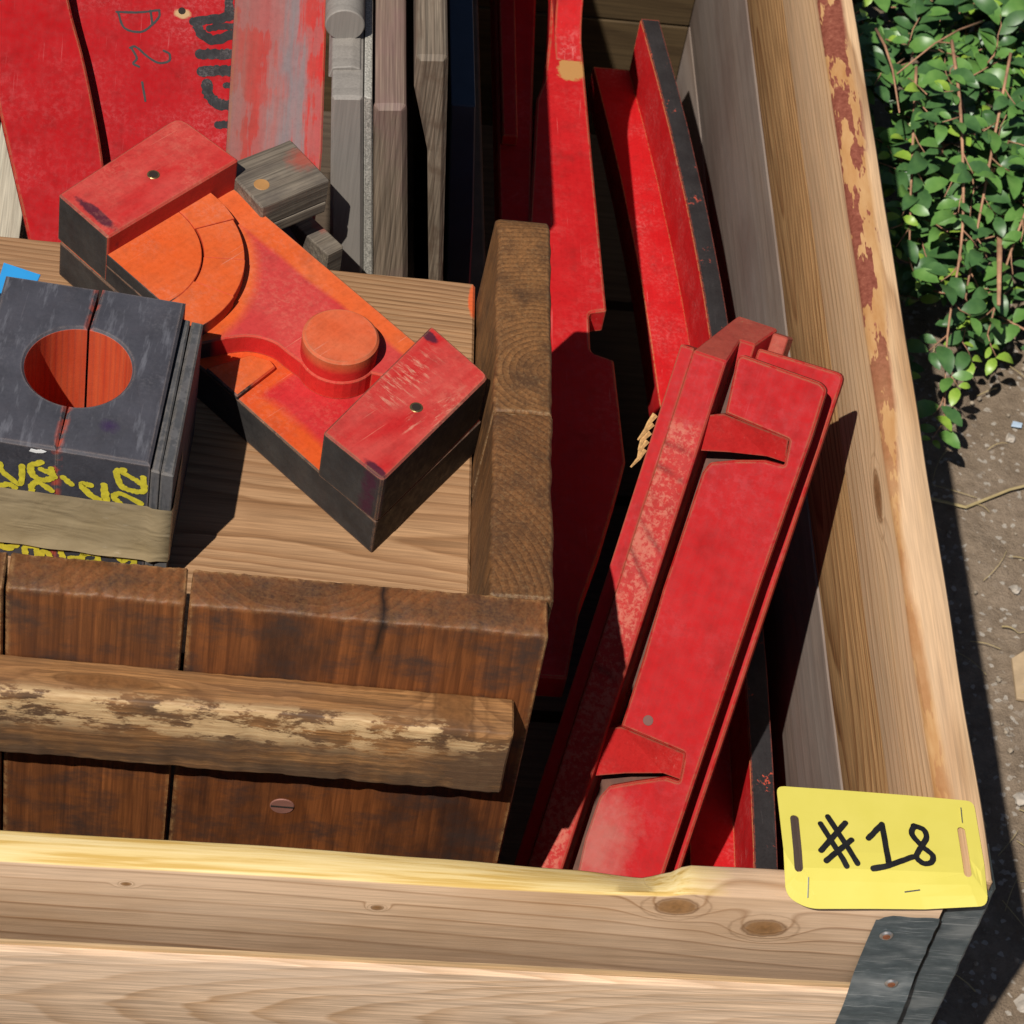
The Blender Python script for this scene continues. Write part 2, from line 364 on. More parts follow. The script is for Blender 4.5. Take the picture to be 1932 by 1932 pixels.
m_back = wood('shade_brown_board', (0.085, 0.055, 0.026), (0.05, 0.03, 0.014), 'x', 0.008, seed=19)  # far wall: shade from things out of view is put into this dark colour
m_deck = wood('deck_board', (0.09, 0.065, 0.045), (0.06, 0.04, 0.028), 'x', 0.01, seed=23)
def zinc():
    g = G('galvanised_steel', 0.42, 0.5); g.b.inputs['Metallic'].default_value = 0.2
    n = g.noise(g.map(g.obj, (60, 60, 160)), 1.0, 5, 0.7); v = g.vor(g.obj, 90, out='Color')
    c = g.ramp(n, [(0.25, (0.11, 0.14, 0.152)), (0.55, (0.18, 0.22, 0.235)), (0.8, (0.36, 0.40, 0.41))])
    c = g.mix(g.ramp(g.noise(g.map(g.obj, (14, 14, 40)), 1.0, 4), [(0.48, 0.0), (0.7, 0.75)]), c, (0.45, 0.47, 0.47))
    c = g.mix(g.ramp(g.noise(g.map(g.obj, (30, 30, 900)), 1.0, 2), [(0.62, 0.0), (0.68, 0.5)]), c, (0.7, 0.72, 0.72))
    g.bump(g.noise(g.obj, 120, 3), 0.25, 0.0008)
    return g.out(c, g.ramp(n, [(0.3, 0.5), (0.7, 0.33)]))
m_zinc = zinc(); m_rivet = plain('rivet_steel', (0.5, 0.47, 0.45), 0.35, 0.85, 0.3, 300); m_rust = plain('rust', (0.2, 0.07, 0.03), 0.8, 0, 0.4, 500)
OLD_E, OLD_L = (0.185, 0.058, 0.016), (0.095, 0.028, 0.008)
def grime(g, col):
    S = g.sep(g.obj)
    cx_ = g.m('ABSOLUTE', g.m('ADD', g.m('ADD', S[0], 0.0985), g.m('ADD', g.m('MULTIPLY', S[2], -0.06), g.m('MULTIPLY', g.m('SUBTRACT', g.noise(g.obj, 70, 2), 0.5), 0.004))))
    crack = g.m('MULTIPLY', g.ramp(cx_, [(0.0004, 0.95), (0.0011, 0.0)]), g.step(g.m('ADD', S[2], 0.1), 0.052, 0.075))
    n = g.noise(g.map(g.obj, (25, 40, 40)), 1.0, 5, 0.65)
    col = g.mix(g.ramp(n, [(0.47, 0.0), (0.66, 0.8)]), col, (0.034, 0.022, 0.018))

    nz = g.normal[2]; f = g.noise(g.obj, 500, 4, 0.7)
    top = g.step(nz, 0.4, 0.7)
    col = g.mix(g.m('MULTIPLY', top, g.ramp(f, [(0.35, 0.05), (0.68, 0.5)])), col, (0.20, 0.095, 0.034))
    e = g.m('MULTIPLY', g.ramp(g.edge(0.005), [(0.02, 0.0), (0.12, 1.0)]), g.ramp(g.noise(g.obj, 170, 4, 0.7), [(0.42, 0.05), (0.58, 0.85)]))
    col = g.mix(e, col, (0.36, 0.2, 0.08))
    return g.mix(crack, col, (0.012, 0.006, 0.004))
m_boxfront = wood('old_box_front', OLD_E, OLD_L, 'z', 0.006, (-0.14, 0.06), 0.03, 0.006, 0.22, stain=(0.03, 0.013, 0.008), stain_amt=0.85, seed=31, extra=grime, rough=0.55, late_w=0.5, stain_scale=12)
m_boxfront2 = wood('old_box_front_b', (0.20, 0.066, 0.019), (0.105, 0.032, 0.010), 'z', 0.007, (-0.33, 0.08), 0.02, 0.006, 0.28, stain=(0.06, 0.022, 0.010), stain_amt=0.6, seed=37, extra=grime, rough=0.55, late_w=0.5, stain_scale=10)
def worn_lip(g, col):        # bare and blackened patches along the rubbed front arris of the batten
    S = g.sep(g.obj)
    n = g.noise(g.map(g.obj, (38, 95, 95)), 1.0, 6, 0.72); n2 = g.noise(g.map(g.obj, (15, 45, 45), (4, 1, 2)), 1.0, 5, 0.65); n4 = g.noise(g.map(g.obj, (9, 20, 20), (1, 7, 2)), 1.0, 3)
    fr = g.ramp(g.m('MULTIPLY', S[1], -1.0), [(0.019, 0.0), (0.0255, 1.0)])
    up_ = g.ramp(g.m('ADD', g.m('ADD', S[2], 0.2), g.m('MULTIPLY', g.m('SUBTRACT', n4, 0.5), 0.05)), [(0.112, 0.04), (0.126, 1.0)])
    col = g.mix(g.m('MULTIPLY', fr, g.ramp(n2, [(0.40, 0.1), (0.55, 0.85)])), col, (0.085, 0.05, 0.03))
    bare = g.m('MULTIPLY', g.m('MULTIPLY', fr, up_), g.ramp(g.m('ADD', g.m('MULTIPLY', n, 0.65), g.m('MULTIPLY', n4, 0.35)), [(0.505, 0.0), (0.545, 0.95)]))
    return g.mix(bare, col, g.ramp(g.noise(g.map(g.obj, (30, 500, 500)), 1.0, 4, 0.7), [(0.3, (0.36, 0.2, 0.09)), (0.6, (0.58, 0.40, 0.21))]))
m_batten = wood('old_batten', (0.36, 0.175, 0.064), (0.19, 0.08, 0.025), 'x', 0.006, (0.06, -0.2), 0.03, 0.008, 0.42, stain=(0.16, 0.08, 0.04), stain_amt=0.6, knots=[('xz', -0.05, -0.065, 0.012, 0.012), ('xy', -0.25, -0.014, 0.03, 0.005)], seed=41, extra=worn_lip, rough=0.6, late_w=0.5)
def floor_marks(g, col):
    S = g.sep(g.obj)
    ln = g.m('ABSOLUTE', g.m('SUBTRACT', S[1], g.m('ADD', 0.083, g.m('ADD', g.m('MULTIPLY', g.m('ADD', S[0], 0.12), 0.04), g.m('MULTIPLY', g.m('SUBTRACT', g.noise(g.obj, 40, 3), 0.5), 0.03)))))
    inx = g.m('MULTIPLY', g.step(S[0], -0.19, -0.175), 1.0)
    col = g.mix(g.m('MULTIPLY', g.ramp(ln, [(0.0006, 0.9), (0.0016, 0.0)]), g.ramp(g.m('ADD', S[0], 0.5), [(0.305, 0.0), (0.325, 1.0), (0.37, 1.0), (0.385, 0.0)])), col, (0.06, 0.035, 0.02))
    d = g.disc((-0.041, 0.345), (0.004, 0.017), 0.3, 0.6, 120)
    return g.mix(d, col, (0.62, 0.11, 0.03))
m_floor = wood('box_floor', (0.41, 0.235, 0.12), (0.22, 0.105, 0.043), 'x', 0.0042, (0.13, -0.14), 0.04, 0.008, 0.22, knots=[('xy', -0.075, 0.055, 0.05, 0.018)], seed=43, extra=floor_marks, late_w=0.5, stain=(0.27, 0.14, 0.07), stain_amt=0.5)
def endgrain_dirt(g, col):
    n = g.noise(g.obj, 34, 5, 0.65)
    col = g.mix(g.ramp(n, [(0.45, 0.0), (0.66, 0.8)]), col, (0.055, 0.026, 0.012))
    f = g.noise(g.obj, 420, 4, 0.7)
    col = g.mix(g.ramp(f, [(0.52, 0.0), (0.74, 0.5)]), col, (0.25, 0.15, 0.066))
    e = g.m('MULTIPLY', g.ramp(g.edge(0.003), [(0.02, 0.0), (0.15, 1.0)]), g.ramp(f, [(0.4, 0.0), (0.55, 0.8)]))
    return g.mix(e, col, (0.42, 0.3, 0.17))
m_endgrain = wood('end_grain', (0.225, 0.10, 0.033), (0.095, 0.038, 0.012), 'z', 0.0042, (-0.002, 0.20), 0.0, 0.005, 0.3, seed=47, extra=endgrain_dirt, late_w=0.55)
m_endgrain2 = wood('end_grain_b', (0.175, 0.074, 0.024), (0.09, 0.035, 0.011), 'z', 0.005, (-0.10, 0.02), 0.0, 0.006, 0.3, seed=49, extra=endgrain_dirt, late_w=0.5)
m_sidegrain = wood('box_side', (0.3, 0.2, 0.12), (0.2, 0.12, 0.065), 'y', 0.006, seed=51)

RED = [(0.43, 0.007, 0.009), (0.47, 0.012, 0.014)]
m_red = paint('red_paint', RED, scale=22, chip_th=0.76)
m_red_board = paint('red_paint_scuffed', [(0.31, 0.004, 0.007), (0.35, 0.008, 0.011)], scale=30, scuff=(0.5, 0.14, 0.14), scuff_amt=0.4, chip_th=0.80, seed=4.0, rough=0.68, spec=0.12,
    after=lambda g, c: g.mix(g.disc((-0.032, 0.186), (0.0065, 0.004), 0.3, 0.5, 300), c, (0.42, 0.26, 0.13)))
m_red_curve = paint('red_paint_curved', [(0.31, 0.004, 0.006), (0.35, 0.006, 0.009)], scale=22, scuff=(0.52, 0.12, 0.12), scuff_amt=0.3, chip_th=0.82, seed=9.0, rough=0.68, spec=0.12)
def grey_red(g):             # paint rubbed through in streaks along the plank
    S = g.sep(g.obj); st = g.noise(g.map(g.obj, (110, 7, 60)), 1.0, 5, 0.7); n = g.noise(g.map(g.obj, (30, 16, 30)), 1.0, 4, 0.6)
    x = g.m('ADD', g.m('DIVIDE', S[0], 0.07), g.m('ADD', g.m('MULTIPLY', g.m('SUBTRACT', st, 0.5), 0.55), g.m('MULTIPLY', g.m('SUBTRACT', n, 0.5), 0.35)))
    return g.ramp(x, [(0.0, (0.22, 0.09, 0.075)), (0.14, (0.28, 0.06, 0.048)), (0.36, (0.34, 0.04, 0.033)), (0.52, (0.30, 0.09, 0.08)), (0.64, (0.185, 0.145, 0.15)), (0.72, (0.22, 0.13, 0.13)), (0.8, (0.37, 0.045, 0.038)), (1.0, (0.42, 0.014, 0.014))])
m_red_grey = paint('red_paint_worn_grey', None, body=grey_red, scale=30, scuff=(0.2, 0.145, 0.14), scuff_amt=0.35, streak=(90, 8, 75), chip_th=0.82, seed=2.0, dirt=0.2, rough=0.7, spec=0.12)
def rail_wear(g, c):         # chalky rubbed paint on the rail's face
    S = g.sep(g.obj)
    a = g.m('MULTIPLY', g.step(g.m('ADD', S[0], 0.2), 0.1075, 0.1085), g.m('SUBTRACT', 1.0, g.step(g.m('ADD', S[0], 0.2), 0.129, 0.133)))
    a = g.m('MULTIPLY', a, g.m('SUBTRACT', 1.0, g.step(g.m('ADD', S[1], 0.1), 0.048, 0.056)))
    a = g.m('MULTIPLY', a, g.step(g.m('ADD', S[2], 0.01), 0.0125, 0.0135))
    n = g.noise(g.obj, 260, 5, 0.72); n3 = g.noise(g.obj, 35, 3)
    pk = g.ramp(g.m('ADD', g.m('MULTIPLY', n, 0.7), g.m('MULTIPLY', n3, 0.3)), [(0.44, 0.95), (0.53, 0.15)])
    c = g.mix(g.m('MULTIPLY', a, pk), c, (0.52, 0.2, 0.135))
    for v0, sl in ((-0.044, -0.12), (-0.0655, -0.1), (-0.083, -0.25), (-0.128, -0.75), (-0.152, -1.1), (-0.222, -0.2)):
        ln = g.m('ABSOLUTE', g.m('SUBTRACT', g.m('ADD', S[1], g.m('MULTIPLY', g.m('ADD', S[0], 0.077), -sl)), g.m('ADD', v0, g.m('MULTIPLY', g.m('SUBTRACT', g.noise(g.obj, 110, 3), 0.5), 0.006))))
        c = g.mix(g.m('MULTIPLY', g.m('MULTIPLY', g.ramp(ln, [(0.0004, 0.9), (0.0009, 0.0)]), a), g.ramp(g.noise(g.obj, 60, 2), [(0.35, 0.2), (0.5, 1.0)])), c, (0.06, 0.012, 0.01))
    return c
m_lean = paint('red_paint_lean', [(0.37, 0.009, 0.011), (0.41, 0.015, 0.017)], scale=20, scuff=(0.5, 0.10, 0.11), scuff_amt=0.3, chip_th=0.79, after=rail_wear, seed=6.0, edge=(0.25, 0.1, 0.05))
def plate_rub(g, c):
    return g.mix(g.m('MULTIPLY', g.disc((-0.05, -0.335), (0.03, 0.05), 0.8, 1.3, 70), 0.45), c, (0.40, 0.2, 0.16))
m_lean_pad = paint('red_paint_pad', [(0.37, 0.006, 0.008), (0.41, 0.011, 0.013)], scale=16, scuff=(0.5, 0.10, 0.11), scuff_amt=0.28, chip_th=0.80, seed=3.3, edge=(0.27, 0.12, 0.06), edge_r=0.0022,
    after=plate_rub)
m_red_lug = paint('red_paint_lug', [(0.36, 0.009, 0.009), (0.42, 0.016, 0.014)], scale=30, scuff=(0.5, 0.12, 0.1), edge=(0.2, 0.07, 0.04), chip_th=0.8, seed=8.8)
m_lean_end = paint('red_end_grain', [(0.30, 0.045, 0.03), (0.38, 0.07, 0.045)], scale=40, edge=None, seed=1.0, rough=0.55, scuff=(0.42, 0.16, 0.1))
m_groove_shade = plain('groove_shade_brown', (0.09, 0.03, 0.016), 0.6, 0, 0.3, 120)  # dark base colour helps the shadow at the bottom of the grooves
def rim_body(g):
    S = g.sep(g.obj)
    return g.ramp(g.noise(g.obj, 22, 5), [(0.3, (0.46, 0.008, 0.010)), (0.7, (0.50, 0.012, 0.014))])
m_rim = paint('red_rim_paint', RED, body=rim_body, chip_th=0.76, edge=(0.45, 0.25, 0.1), edge_amt=0.9, scuff_amt=0.25)
m_rim_black = paint('black_edge_paint', [(0.018, 0.015, 0.016), (0.03, 0.027, 0.028)], scale=40, scuff=(0.07, 0.06, 0.06), scuff_amt=0.4, chip=(0.45, 0.07, 0.04), chip_th=0.66, edge=(0.40, 0.07, 0.04), edge_amt=0.8, edge_r=0.0018, dirt=0.1)
BLK = [(0.022, 0.022, 0.025), (0.042, 0.040, 0.044)]
def black_after(g, c):
    n = g.noise(g.map(g.obj, (40, 40, 9)), 1.0, 5, 0.7)
    return g.mix(g.ramp(n, [(0.52, 0.0), (0.75, 0.4)]), c, (0.11, 0.1, 0.1))
def bore(g, c):
    m = g.disc((-0.0545, 0.060), (0.0317, 0.0317), 0.008)
    og = g.ramp(g.noise(g.map(g.obj, (200, 200, 14)), 1.0, 4), [(0.3, (0.5, 0.05, 0.018)), (0.7, (0.6, 0.10, 0.035))])
    blue = g.ramp(g.noise(g.obj, 24, 4), [(0.35, 0.0), (0.7, 0.55)])
    c = g.mix(g.m('MULTIPLY', blue, g.step(g.normal[2], 0.4, 0.8)), c, (0.072, 0.070, 0.086))
    c = g.mix(g.m('MULTIPLY', g.ramp(g.noise(g.map(g.obj, (160, 30, 30), rot=(0, 0, 0.6)), 1.0, 4, 0.7), [(0.55, 0.0), (0.78, 0.6)]), g.step(g.normal[2], 0.4, 0.8)), c, (0.2, 0.2, 0.225))
    vio = g.disc((-0.028, 0.018), (0.007, 0.006), 0.9, 1.4, 160)
    c = g.mix(g.m('MULTIPLY', vio, 0.8), c, (0.035, 0.015, 0.06))
    sp_ = g.m('ABSOLUTE', g.m('ADD', g.sep(g.obj)[0], 0.0542))
    lip = g.m('MULTIPLY', g.ramp(sp_, [(0.0010, 0.8), (0.0016, 0.0)]), g.ramp(g.noise(g.obj, 130, 3), [(0.45, 0.0), (0.58, 1.0)]))
    c = g.mix(lip, c, (0.5, 0.07, 0.03))
    return g.mix(m, c, og)
m_block = paint('black_graphite_paint', [(0.034, 0.034, 0.041), (0.062, 0.061, 0.072)], scale=34, scuff=(0.13, 0.12, 0.13), scuff_amt=0.45, chip=(0.5, 0.07, 0.03), chip_th=0.84, edge=(0.22, 0.17, 0.15), edge_amt=0.6, dirt=0.2, after=bore, rough=0.55)
m_slab = paint('black_slab_paint', [(0.05, 0.05, 0.053), (0.085, 0.085, 0.088)], scale=30, scuff=(0.15, 0.14, 0.14), scuff_amt=0.4, chip=(0.4, 0.25, 0.12), chip_th=0.80, edge=(0.2, 0.17, 0.14), edge_amt=0.6, dirt=0.3, streak=(150, 150, 12), rough=0.6)
ORG = (0.60, 0.085, 0.014); PNK = (0.57, 0.055, 0.05)
def zone(g, tops, side):     # painted tops, black sides
    return g.mix(g.step(g.normal[2], 0.85, 0.95), side(g), tops(g))
def sides_black(g): return g.ramp(g.noise(g.map(g.obj, (40, 40, 40)), 1.0, 5, 0.65), [(0.3, (0.022, 0.020, 0.020)), (0.7, (0.048, 0.043, 0.040))])
def base_top(g):
    S = g.sep(g.obj); n = g.noise(g.obj, 40, 3)
    y = g.m('ADD', S[1], g.m('MULTIPLY', g.m('SUBTRACT', n, 0.5), 0.012))
    a = g.step(g.m('ADD', y, 0.1), 0.1195, 0.1225)
    b = g.step(g.m('ADD', S[0], 0.3), 0.176, 0.180)
    lo = g.ramp(g.noise(g.obj, 30, 4), [(0.3, ORG), (0.7, (0.57, 0.066, 0.014))])
    return g.mix(g.m('MULTIPLY', a, b), lo, g.ramp(g.noise(g.obj, 26, 4), [(0.3, (0.46, 0.014, 0.018)), (0.7, (0.51, 0.034, 0.034))]))
def plateau_top(g):
    S = g.sep(g.obj); n = g.m('MULTIPLY', g.m('SUBTRACT', g.noise(g.obj, 30, 3), 0.5), 0.006)
    y = g.m('ADD', S[1], n); stripe = g.step(g.m('ADD', y, 0.0), 0.1025, 0.105)
    a = g.m('SUBTRACT', S[0], -0.258); b = g.m('SUBTRACT', S[1], 0.017)
    d = g.m('ADD', g.m('SQRT', g.m('ADD', g.m('MULTIPLY', a, a), g.m('MULTIPLY', b, b))), n)
    ring = g.m('SUBTRACT', 1.0, g.step(d, 0.0925, 0.0945))
    pink = g.ramp(g.noise(g.obj, 22, 5, 0.6), [(0.3, (0.46, 0.026, 0.028)), (0.7, (0.51, 0.060, 0.050))])
    return g.mix(g.m('MAXIMUM', stripe, ring), pink, g.ramp(g.noise(g.obj, 30, 4), [(0.3, ORG), (0.7, (0.64, 0.12, 0.035))]))
def wall_side(g):
    S = g.sep(g.obj); red = g.ramp(g.noise(g.obj, 30, 4), [(0.3, (0.52, 0.016, 0.016)), (0.7, (0.58, 0.03, 0.022))])
    out = g.m('MAXIMUM', g.step(S[1], 0.112, 0.114), g.m('SUBTRACT', 1.0, g.step(g.m('ADD', S[1], 0.1), 0.1195, 0.1215)))
    return g.mix(out, red, sides_black(g))
kw = dict(scale=24, scuff=(0.64, 0.24, 0.16), scuff_amt=0.35, chip=(0.5, 0.33, 0.18), chip_th=0.79, edge=(0.3, 0.15, 0.08), edge_amt=0.55, top_only=True)
m_obase = paint('pattern_base_paint', None, body=lambda g: zone(g, base_top, sides_black), **kw)
m_oplat = paint('pattern_plateau_paint', None, body=lambda g: zone(g, plateau_top, wall_side), **kw)
def pad_body(g): return g.ramp(g.noise(g.obj, 28, 5), [(0.3, (0.60, 0.082, 0.013)), (0.7, (0.60, 0.115, 0.032))])
m_opad = paint('pattern_pad_paint', None, body=lambda g: zone(g, pad_body, lambda q: q.mix(q.m('SUBTRACT', 1.0, q.step(q.m('ADD', q.sep(q.obj)[1], 0.1), 0.1195, 0.1215)), (0.5, 0.06, 0.02), sides_black(q))), **dict(kw, edge=None))
def boss_body(g):
    S = g.sep(g.obj); t = g.ramp(g.noise(g.obj, 34, 4), [(0.3, (0.56, 0.085, 0.026)), (0.7, (0.58, 0.13, 0.055))])
    return g.mix(g.step(g.m('ADD', S[2], 0.0), 0.0535, 0.0555), (0.55, 0.022, 0.018), t)
m_oboss = paint('pattern_boss_paint', None, body=boss_body, **kw)
def block_body(g):
    pink = g.ramp(g.noise(g.map(g.obj, (60, 20, 60)), 1.0, 5, 0.6), [(0.3, (0.44, 0.016, 0.016)), (0.7, (0.49, 0.062, 0.05))])
    def side(q):
        inner = q.m('MULTIPLY', q.step(q.normal[0], 0.4, 0.6), q.m('SUBTRACT', 1.0, q.step(q.m('ADD', q.sep(q.obj)[0], 0.4), 0.25, 0.26)))
        return q.mix(inner, sides_black(q), (0.42, 0.032, 0.022))
    c = g.mix(g.step(g.normal[2], 0.6, 0.85), side(g), pink)
    rub = g.m('MULTIPLY', g.ramp(g.noise(g.map(g.obj, (60, 340, 60)), 1.0, 5, 0.75), [(0.52, 0.0), (0.66, 0.75)]), g.disc((-0.050, 0.070), (0.019, 0.042), 0.9, 1.0, 60))
    rub2 = g.m('MULTIPLY', g.ramp(g.noise(g.map(g.obj, (300, 60, 60)), 1.0, 5, 0.75), [(0.54, 0.0), (0.68, 0.6)]), g.disc((-0.018, 0.062), (0.012, 0.035), 0.8, 1.0, 60))
    c = g.mix(g.m('MULTIPLY', g.m('MAXIMUM', rub, rub2), g.step(g.normal[2], 0.4, 0.6)), c, (0.66, 0.45, 0.3))
    ink = g.m('MAXIMUM', g.m('MAXIMUM', g.disc((-0.010, 0.003), (0.010, 0.004), 0.3, 0.9, 140), g.disc((-0.066, 0.108), (0.008, 0.004), 0.3, 0.9, 140)), g.disc((-0.277, 0.020), (0.021, 0.0045), 0.3, 1.1, 110))
    return g.mix(g.m('MULTIPLY', ink, 0.92), c, (0.05, 0.012, 0.025))
m_oblock = paint('pattern_block_paint', None, body=block_body, **kw)
m_brass = plain('brass_insert', (0.42, 0.28, 0.12), 0.35, 0.9, 0.3, 300); m_hole = plain('dark_hole', (0.02, 0.012, 0.008), 0.9)
def tape_mat():
    g = G('parcel_tape', 0.3, 0.5)
    n = g.noise(g.obj, 45, 4, 0.55)
    c = g.ramp(n, [(0.3, (0.30, 0.225, 0.125)), (0.7, (0.355, 0.275, 0.165))])
    c = g.mix(g.ramp(g.noise(g.map(g.obj, (60, 60, 120)), 1.0, 5, 0.7), [(0.64, 0.0), (0.7, 0.35)]), c, (0.5, 0.42, 0.3))
    w1 = g.noise(g.map(g.obj, (14, 14, 55), rot=(0, 0.2, 0)), 1.0, 2, 0.5, 0.8); w2 = g.noise(g.map(g.obj, (45, 45, 70), rot=(0, -0.6, 0)), 1.0, 2, 0.5, 1.2)
    g.bump(g.m('ADD', w1, g.m('MULTIPLY', w2, 0.3)), 0.35, 0.006)
    return g.out(c, g.ramp(n, [(0.3, 0.34), (0.7, 0.2)]))
m_tape = tape_mat()
m_yellow_paint = plain('yellow_brush_paint', (0.56, 0.47, 0.035), 0.55, 0, 0.2, 300)
m_black_ink = plain('black_marker_ink', (0.012, 0.011, 0.011), 0.45, 0, 0.3, 200)
m_black_stencil = paint('black_stencil_paint', [(0.015, 0.014, 0.015), (0.03, 0.028, 0.03)], scale=60, scuff=(0.2, 0.17, 0.17), scuff_amt=0.5, chip=(0.45, 0.03, 0.03), chip_th=0.75, edge=None)
def tag_mat():
    g = G('yellow_plastic', 0.38, 0.45); n = g.noise(g.obj, 40, 3)
    g.b.inputs['Subsurface Weight'].default_value = 0.0
    return g.out(g.ramp(n, [(0.3, (0.62, 0.535, 0.095)), (0.7, (0.65, 0.56, 0.11))]))
m_tag = tag_mat(); m_staple = plain('staple_wire', (0.6, 0.6, 0.6), 0.3, 1.0)
m_greypat = wood('grey_pattern_wood', (0.24, 0.215, 0.19), (0.19, 0.17, 0.15), 'z', 0.012, (-0.4, 0.3), 0.0, 0.01, 0.12, stain=(0.28, 0.25, 0.22), stain_amt=0.5, seed=61, bumps=0.2)
m_greyplank = wood('grey_plank_wood', (0.235, 0.18, 0.13), (0.12, 0.082, 0.056), 'y', 0.0035, (-0.34, 0.5), 0.0, 0.0012, 0.4, stain=(0.21, 0.11, 0.11), stain_amt=0.5, seed=67, across='x')
m_greystep = wood('grey_step_wood', (0.20, 0.155, 0.112), (0.14, 0.1, 0.07), 'y', 0.006, (-0.3, 0.5), 0.0, 0.003, 0.4, stain=(0.09, 0.055, 0.035), stain_amt=0.6, seed=71, stain_scale=40, bumps=0.9, across='x')
m_glitter = plain('gritty_glue', (0.34, 0.32, 0.28), 0.4, 0, 0.6, 900, bumps=0.8)
m_shade_blue = plain('shade_blue_board', (0.016, 0.022, 0.04), 0.5); m_bluecard = plain('blue_plastic_card', (0.03, 0.27, 0.6), 0.4, var=0.05)  # first one: shade and its bluish skylight are put into the board's colour
m_scrap = wood('scrap_wood', (0.2, 0.165, 0.125), (0.125, 0.098, 0.074), 'x', 0.006, (0.02, -0.03), 0.03, 0.006, 0.35, stain=(0.06, 0.05, 0.045), stain_amt=0.7, seed=73, stain_scale=26,
    extra=lambda g, c: g.mix(g.m('MULTIPLY', g.disc((0.024, 0.002), (0.017, 0.013), 0.6, 1.2, 130), 0.75), c, (0.32, 0.055, 0.035)))
m_pale = wood('pale_stick', (0.5, 0.44, 0.34), (0.38, 0.32, 0.24), 'y', 0.008, seed=79)
m_gap_filler = plain('dark_gap_filler', (0.08, 0.05, 0.03), 0.8, 0, 0.3, 30)  # for the added fillers that keep gaps between boards dark

# ------------------------------------------------------------------ ground
def soil():
    g = G('soil', 0.95, 0.2); n = g.noise(g.obj, 9, 6, 0.65); n2 = g.noise(g.obj, 70, 6, 0.7); n3 = g.noise(g.obj, 420, 4, 0.7)
    c = g.ramp(n, [(0.3, (0.20, 0.148, 0.10)), (0.7, (0.30, 0.228, 0.165))])
    c = g.mix(g.ramp(n2, [(0.35, 0.6), (0.6, 0.0)]), c, (0.135, 0.096, 0.064))
    c = g.mix(g.ramp(n3, [(0.55, 0.0), (0.75, 0.5)]), c, (0.37, 0.295, 0.225))
    gr = g.vor(g.obj, 260, out='Color')
    c = g.mix(g.ramp(g.sep(gr)[0], [(0.93, 0.0), (0.96, 0.8)]), c, (0.45, 0.4, 0.34))
    g.bump(g.m('ADD', n2, g.m('MULTIPLY', n3, 0.5)), 0.8, 0.006)
    return g.out(c)
def lin(a, b, n): return [a + (b - a) * k / n for k in range(n + 1)]
xs = [-60, -20, -6, -2] + lin(-1.0, 0.1, 8) + lin(0.12, 0.55, 60) + lin(0.6, 1.4, 10) + [3, 8, 25, 60]
ys = [-60, -20, -6, -2] + lin(-0.6, 0.1, 6) + lin(0.115, 1.1, 110) + lin(1.15, 2.4, 16) + [4, 8, 25, 80]
bm = NB(); gv = [[bm.verts.new((x, y, 0.006 * noise.noise(Vector((x * 7, y * 7, 0))) + 0.004 * noise.noise(Vector((x * 33, y * 33, 1))) + 0.0015 * noise.noise(Vector((x * 110, y * 110, 2))) - 0.002 if 0.1 < x < 0.6 and 0.1 < y < 2 else -0.002)) for x in xs] for y in ys]
for j in range(len(ys) - 1):
    for i in range(len(xs) - 1): bm.faces.new((gv[j][i], gv[j][i + 1], gv[j + 1][i + 1], gv[j + 1][i]))
o = part('ground', bm, soil(), smooth=True); o['kind'] = 'structure'; o['label'] = 'dry brown soil strewn with grit and straw'

# ------------------------------------------------------------------ the crate: a brown pallet collar on a grey one
LX = -0.80; BY = 1.27
up_c = thing('pallet_collar', 'pale pine pallet collar with galvanised corner hinge and bark along its side edge', 'crate', loc=(0, 0, 0.355))
def up_part(name, bm, mat, parent=None, smooth=False, label=None):   # crate meshes are written in place; move them under the collar's own base
    o = part(name, bm, mat, parent or up_c, smooth, label); return o
up_c.location = (0, 0, 0)
def interp(t, x):
    for (a, fa), (b, fb) in zip(t, t[1:]):
        if a <= x <= b: 
            s = (x - a) / (b - a); s = s * s * (3 - 2 * s); return fa + (fb - fa) * s
    return t[0][1] if x < t[0][0] else t[-1][1]
TF = [(-.8, .530), (-.21, .5295), (-.168, .531), (-.150, .535), (0, .536)]
TB = [(-.8, .531), (-.42, .529), (-.30, .526), (-.22, .522), (-.176, .5175), (-.165, .523), (-.150, .5335), (-.1, .5345), (0, .534)]
bm = NB(); rings = []
for x in lin(LX, -0.0005, 150):
    wv = noise.noise(Vector((x * 9, 0, 0))) * 0.0010; tf = interp(TF, x) + wv; tb = interp(TB, x) + 0.6 * wv
    zb = .4475 + 0.0006 * noise.noise(Vector((x * 30, 5, 0)))
    rings.append([bm.verts.new((x, y, z)) for y, z in [(0.0012, zb), (0, zb + .0012), (0, tf - .002), (0.0006, tf - .0006), (0.002, tf), (.011, (tf + tb) / 2 + .0006), (.0205, tb), (.0218, tb - .0012), (.022, zb)]])
for a, b in zip(rings, rings[1:]):
    for i in range(9): bm.faces.new((a[i], a[(i + 1) % 9], b[(i + 1) % 9], b[i]))
bm.faces.new(rings[0]); bm.faces.new(rings[-1][::-1])
up_part('plank', bm, m_front_top, smooth=50, label='front top plank with two round knots and a freshly planed yellow edge')
bm = box(NB(), LX * 1000, -1, -4, 20, 356, 440, 1.4, 'x', 60, 0.7, 8); up_part('plank', bm, m_front_low, smooth=40)
bm = box(NB(), LX * 1000, -1, 1.2, 18, 438, 449, 0.5, 'x', 4); up_part('tongue', bm, m_joint)
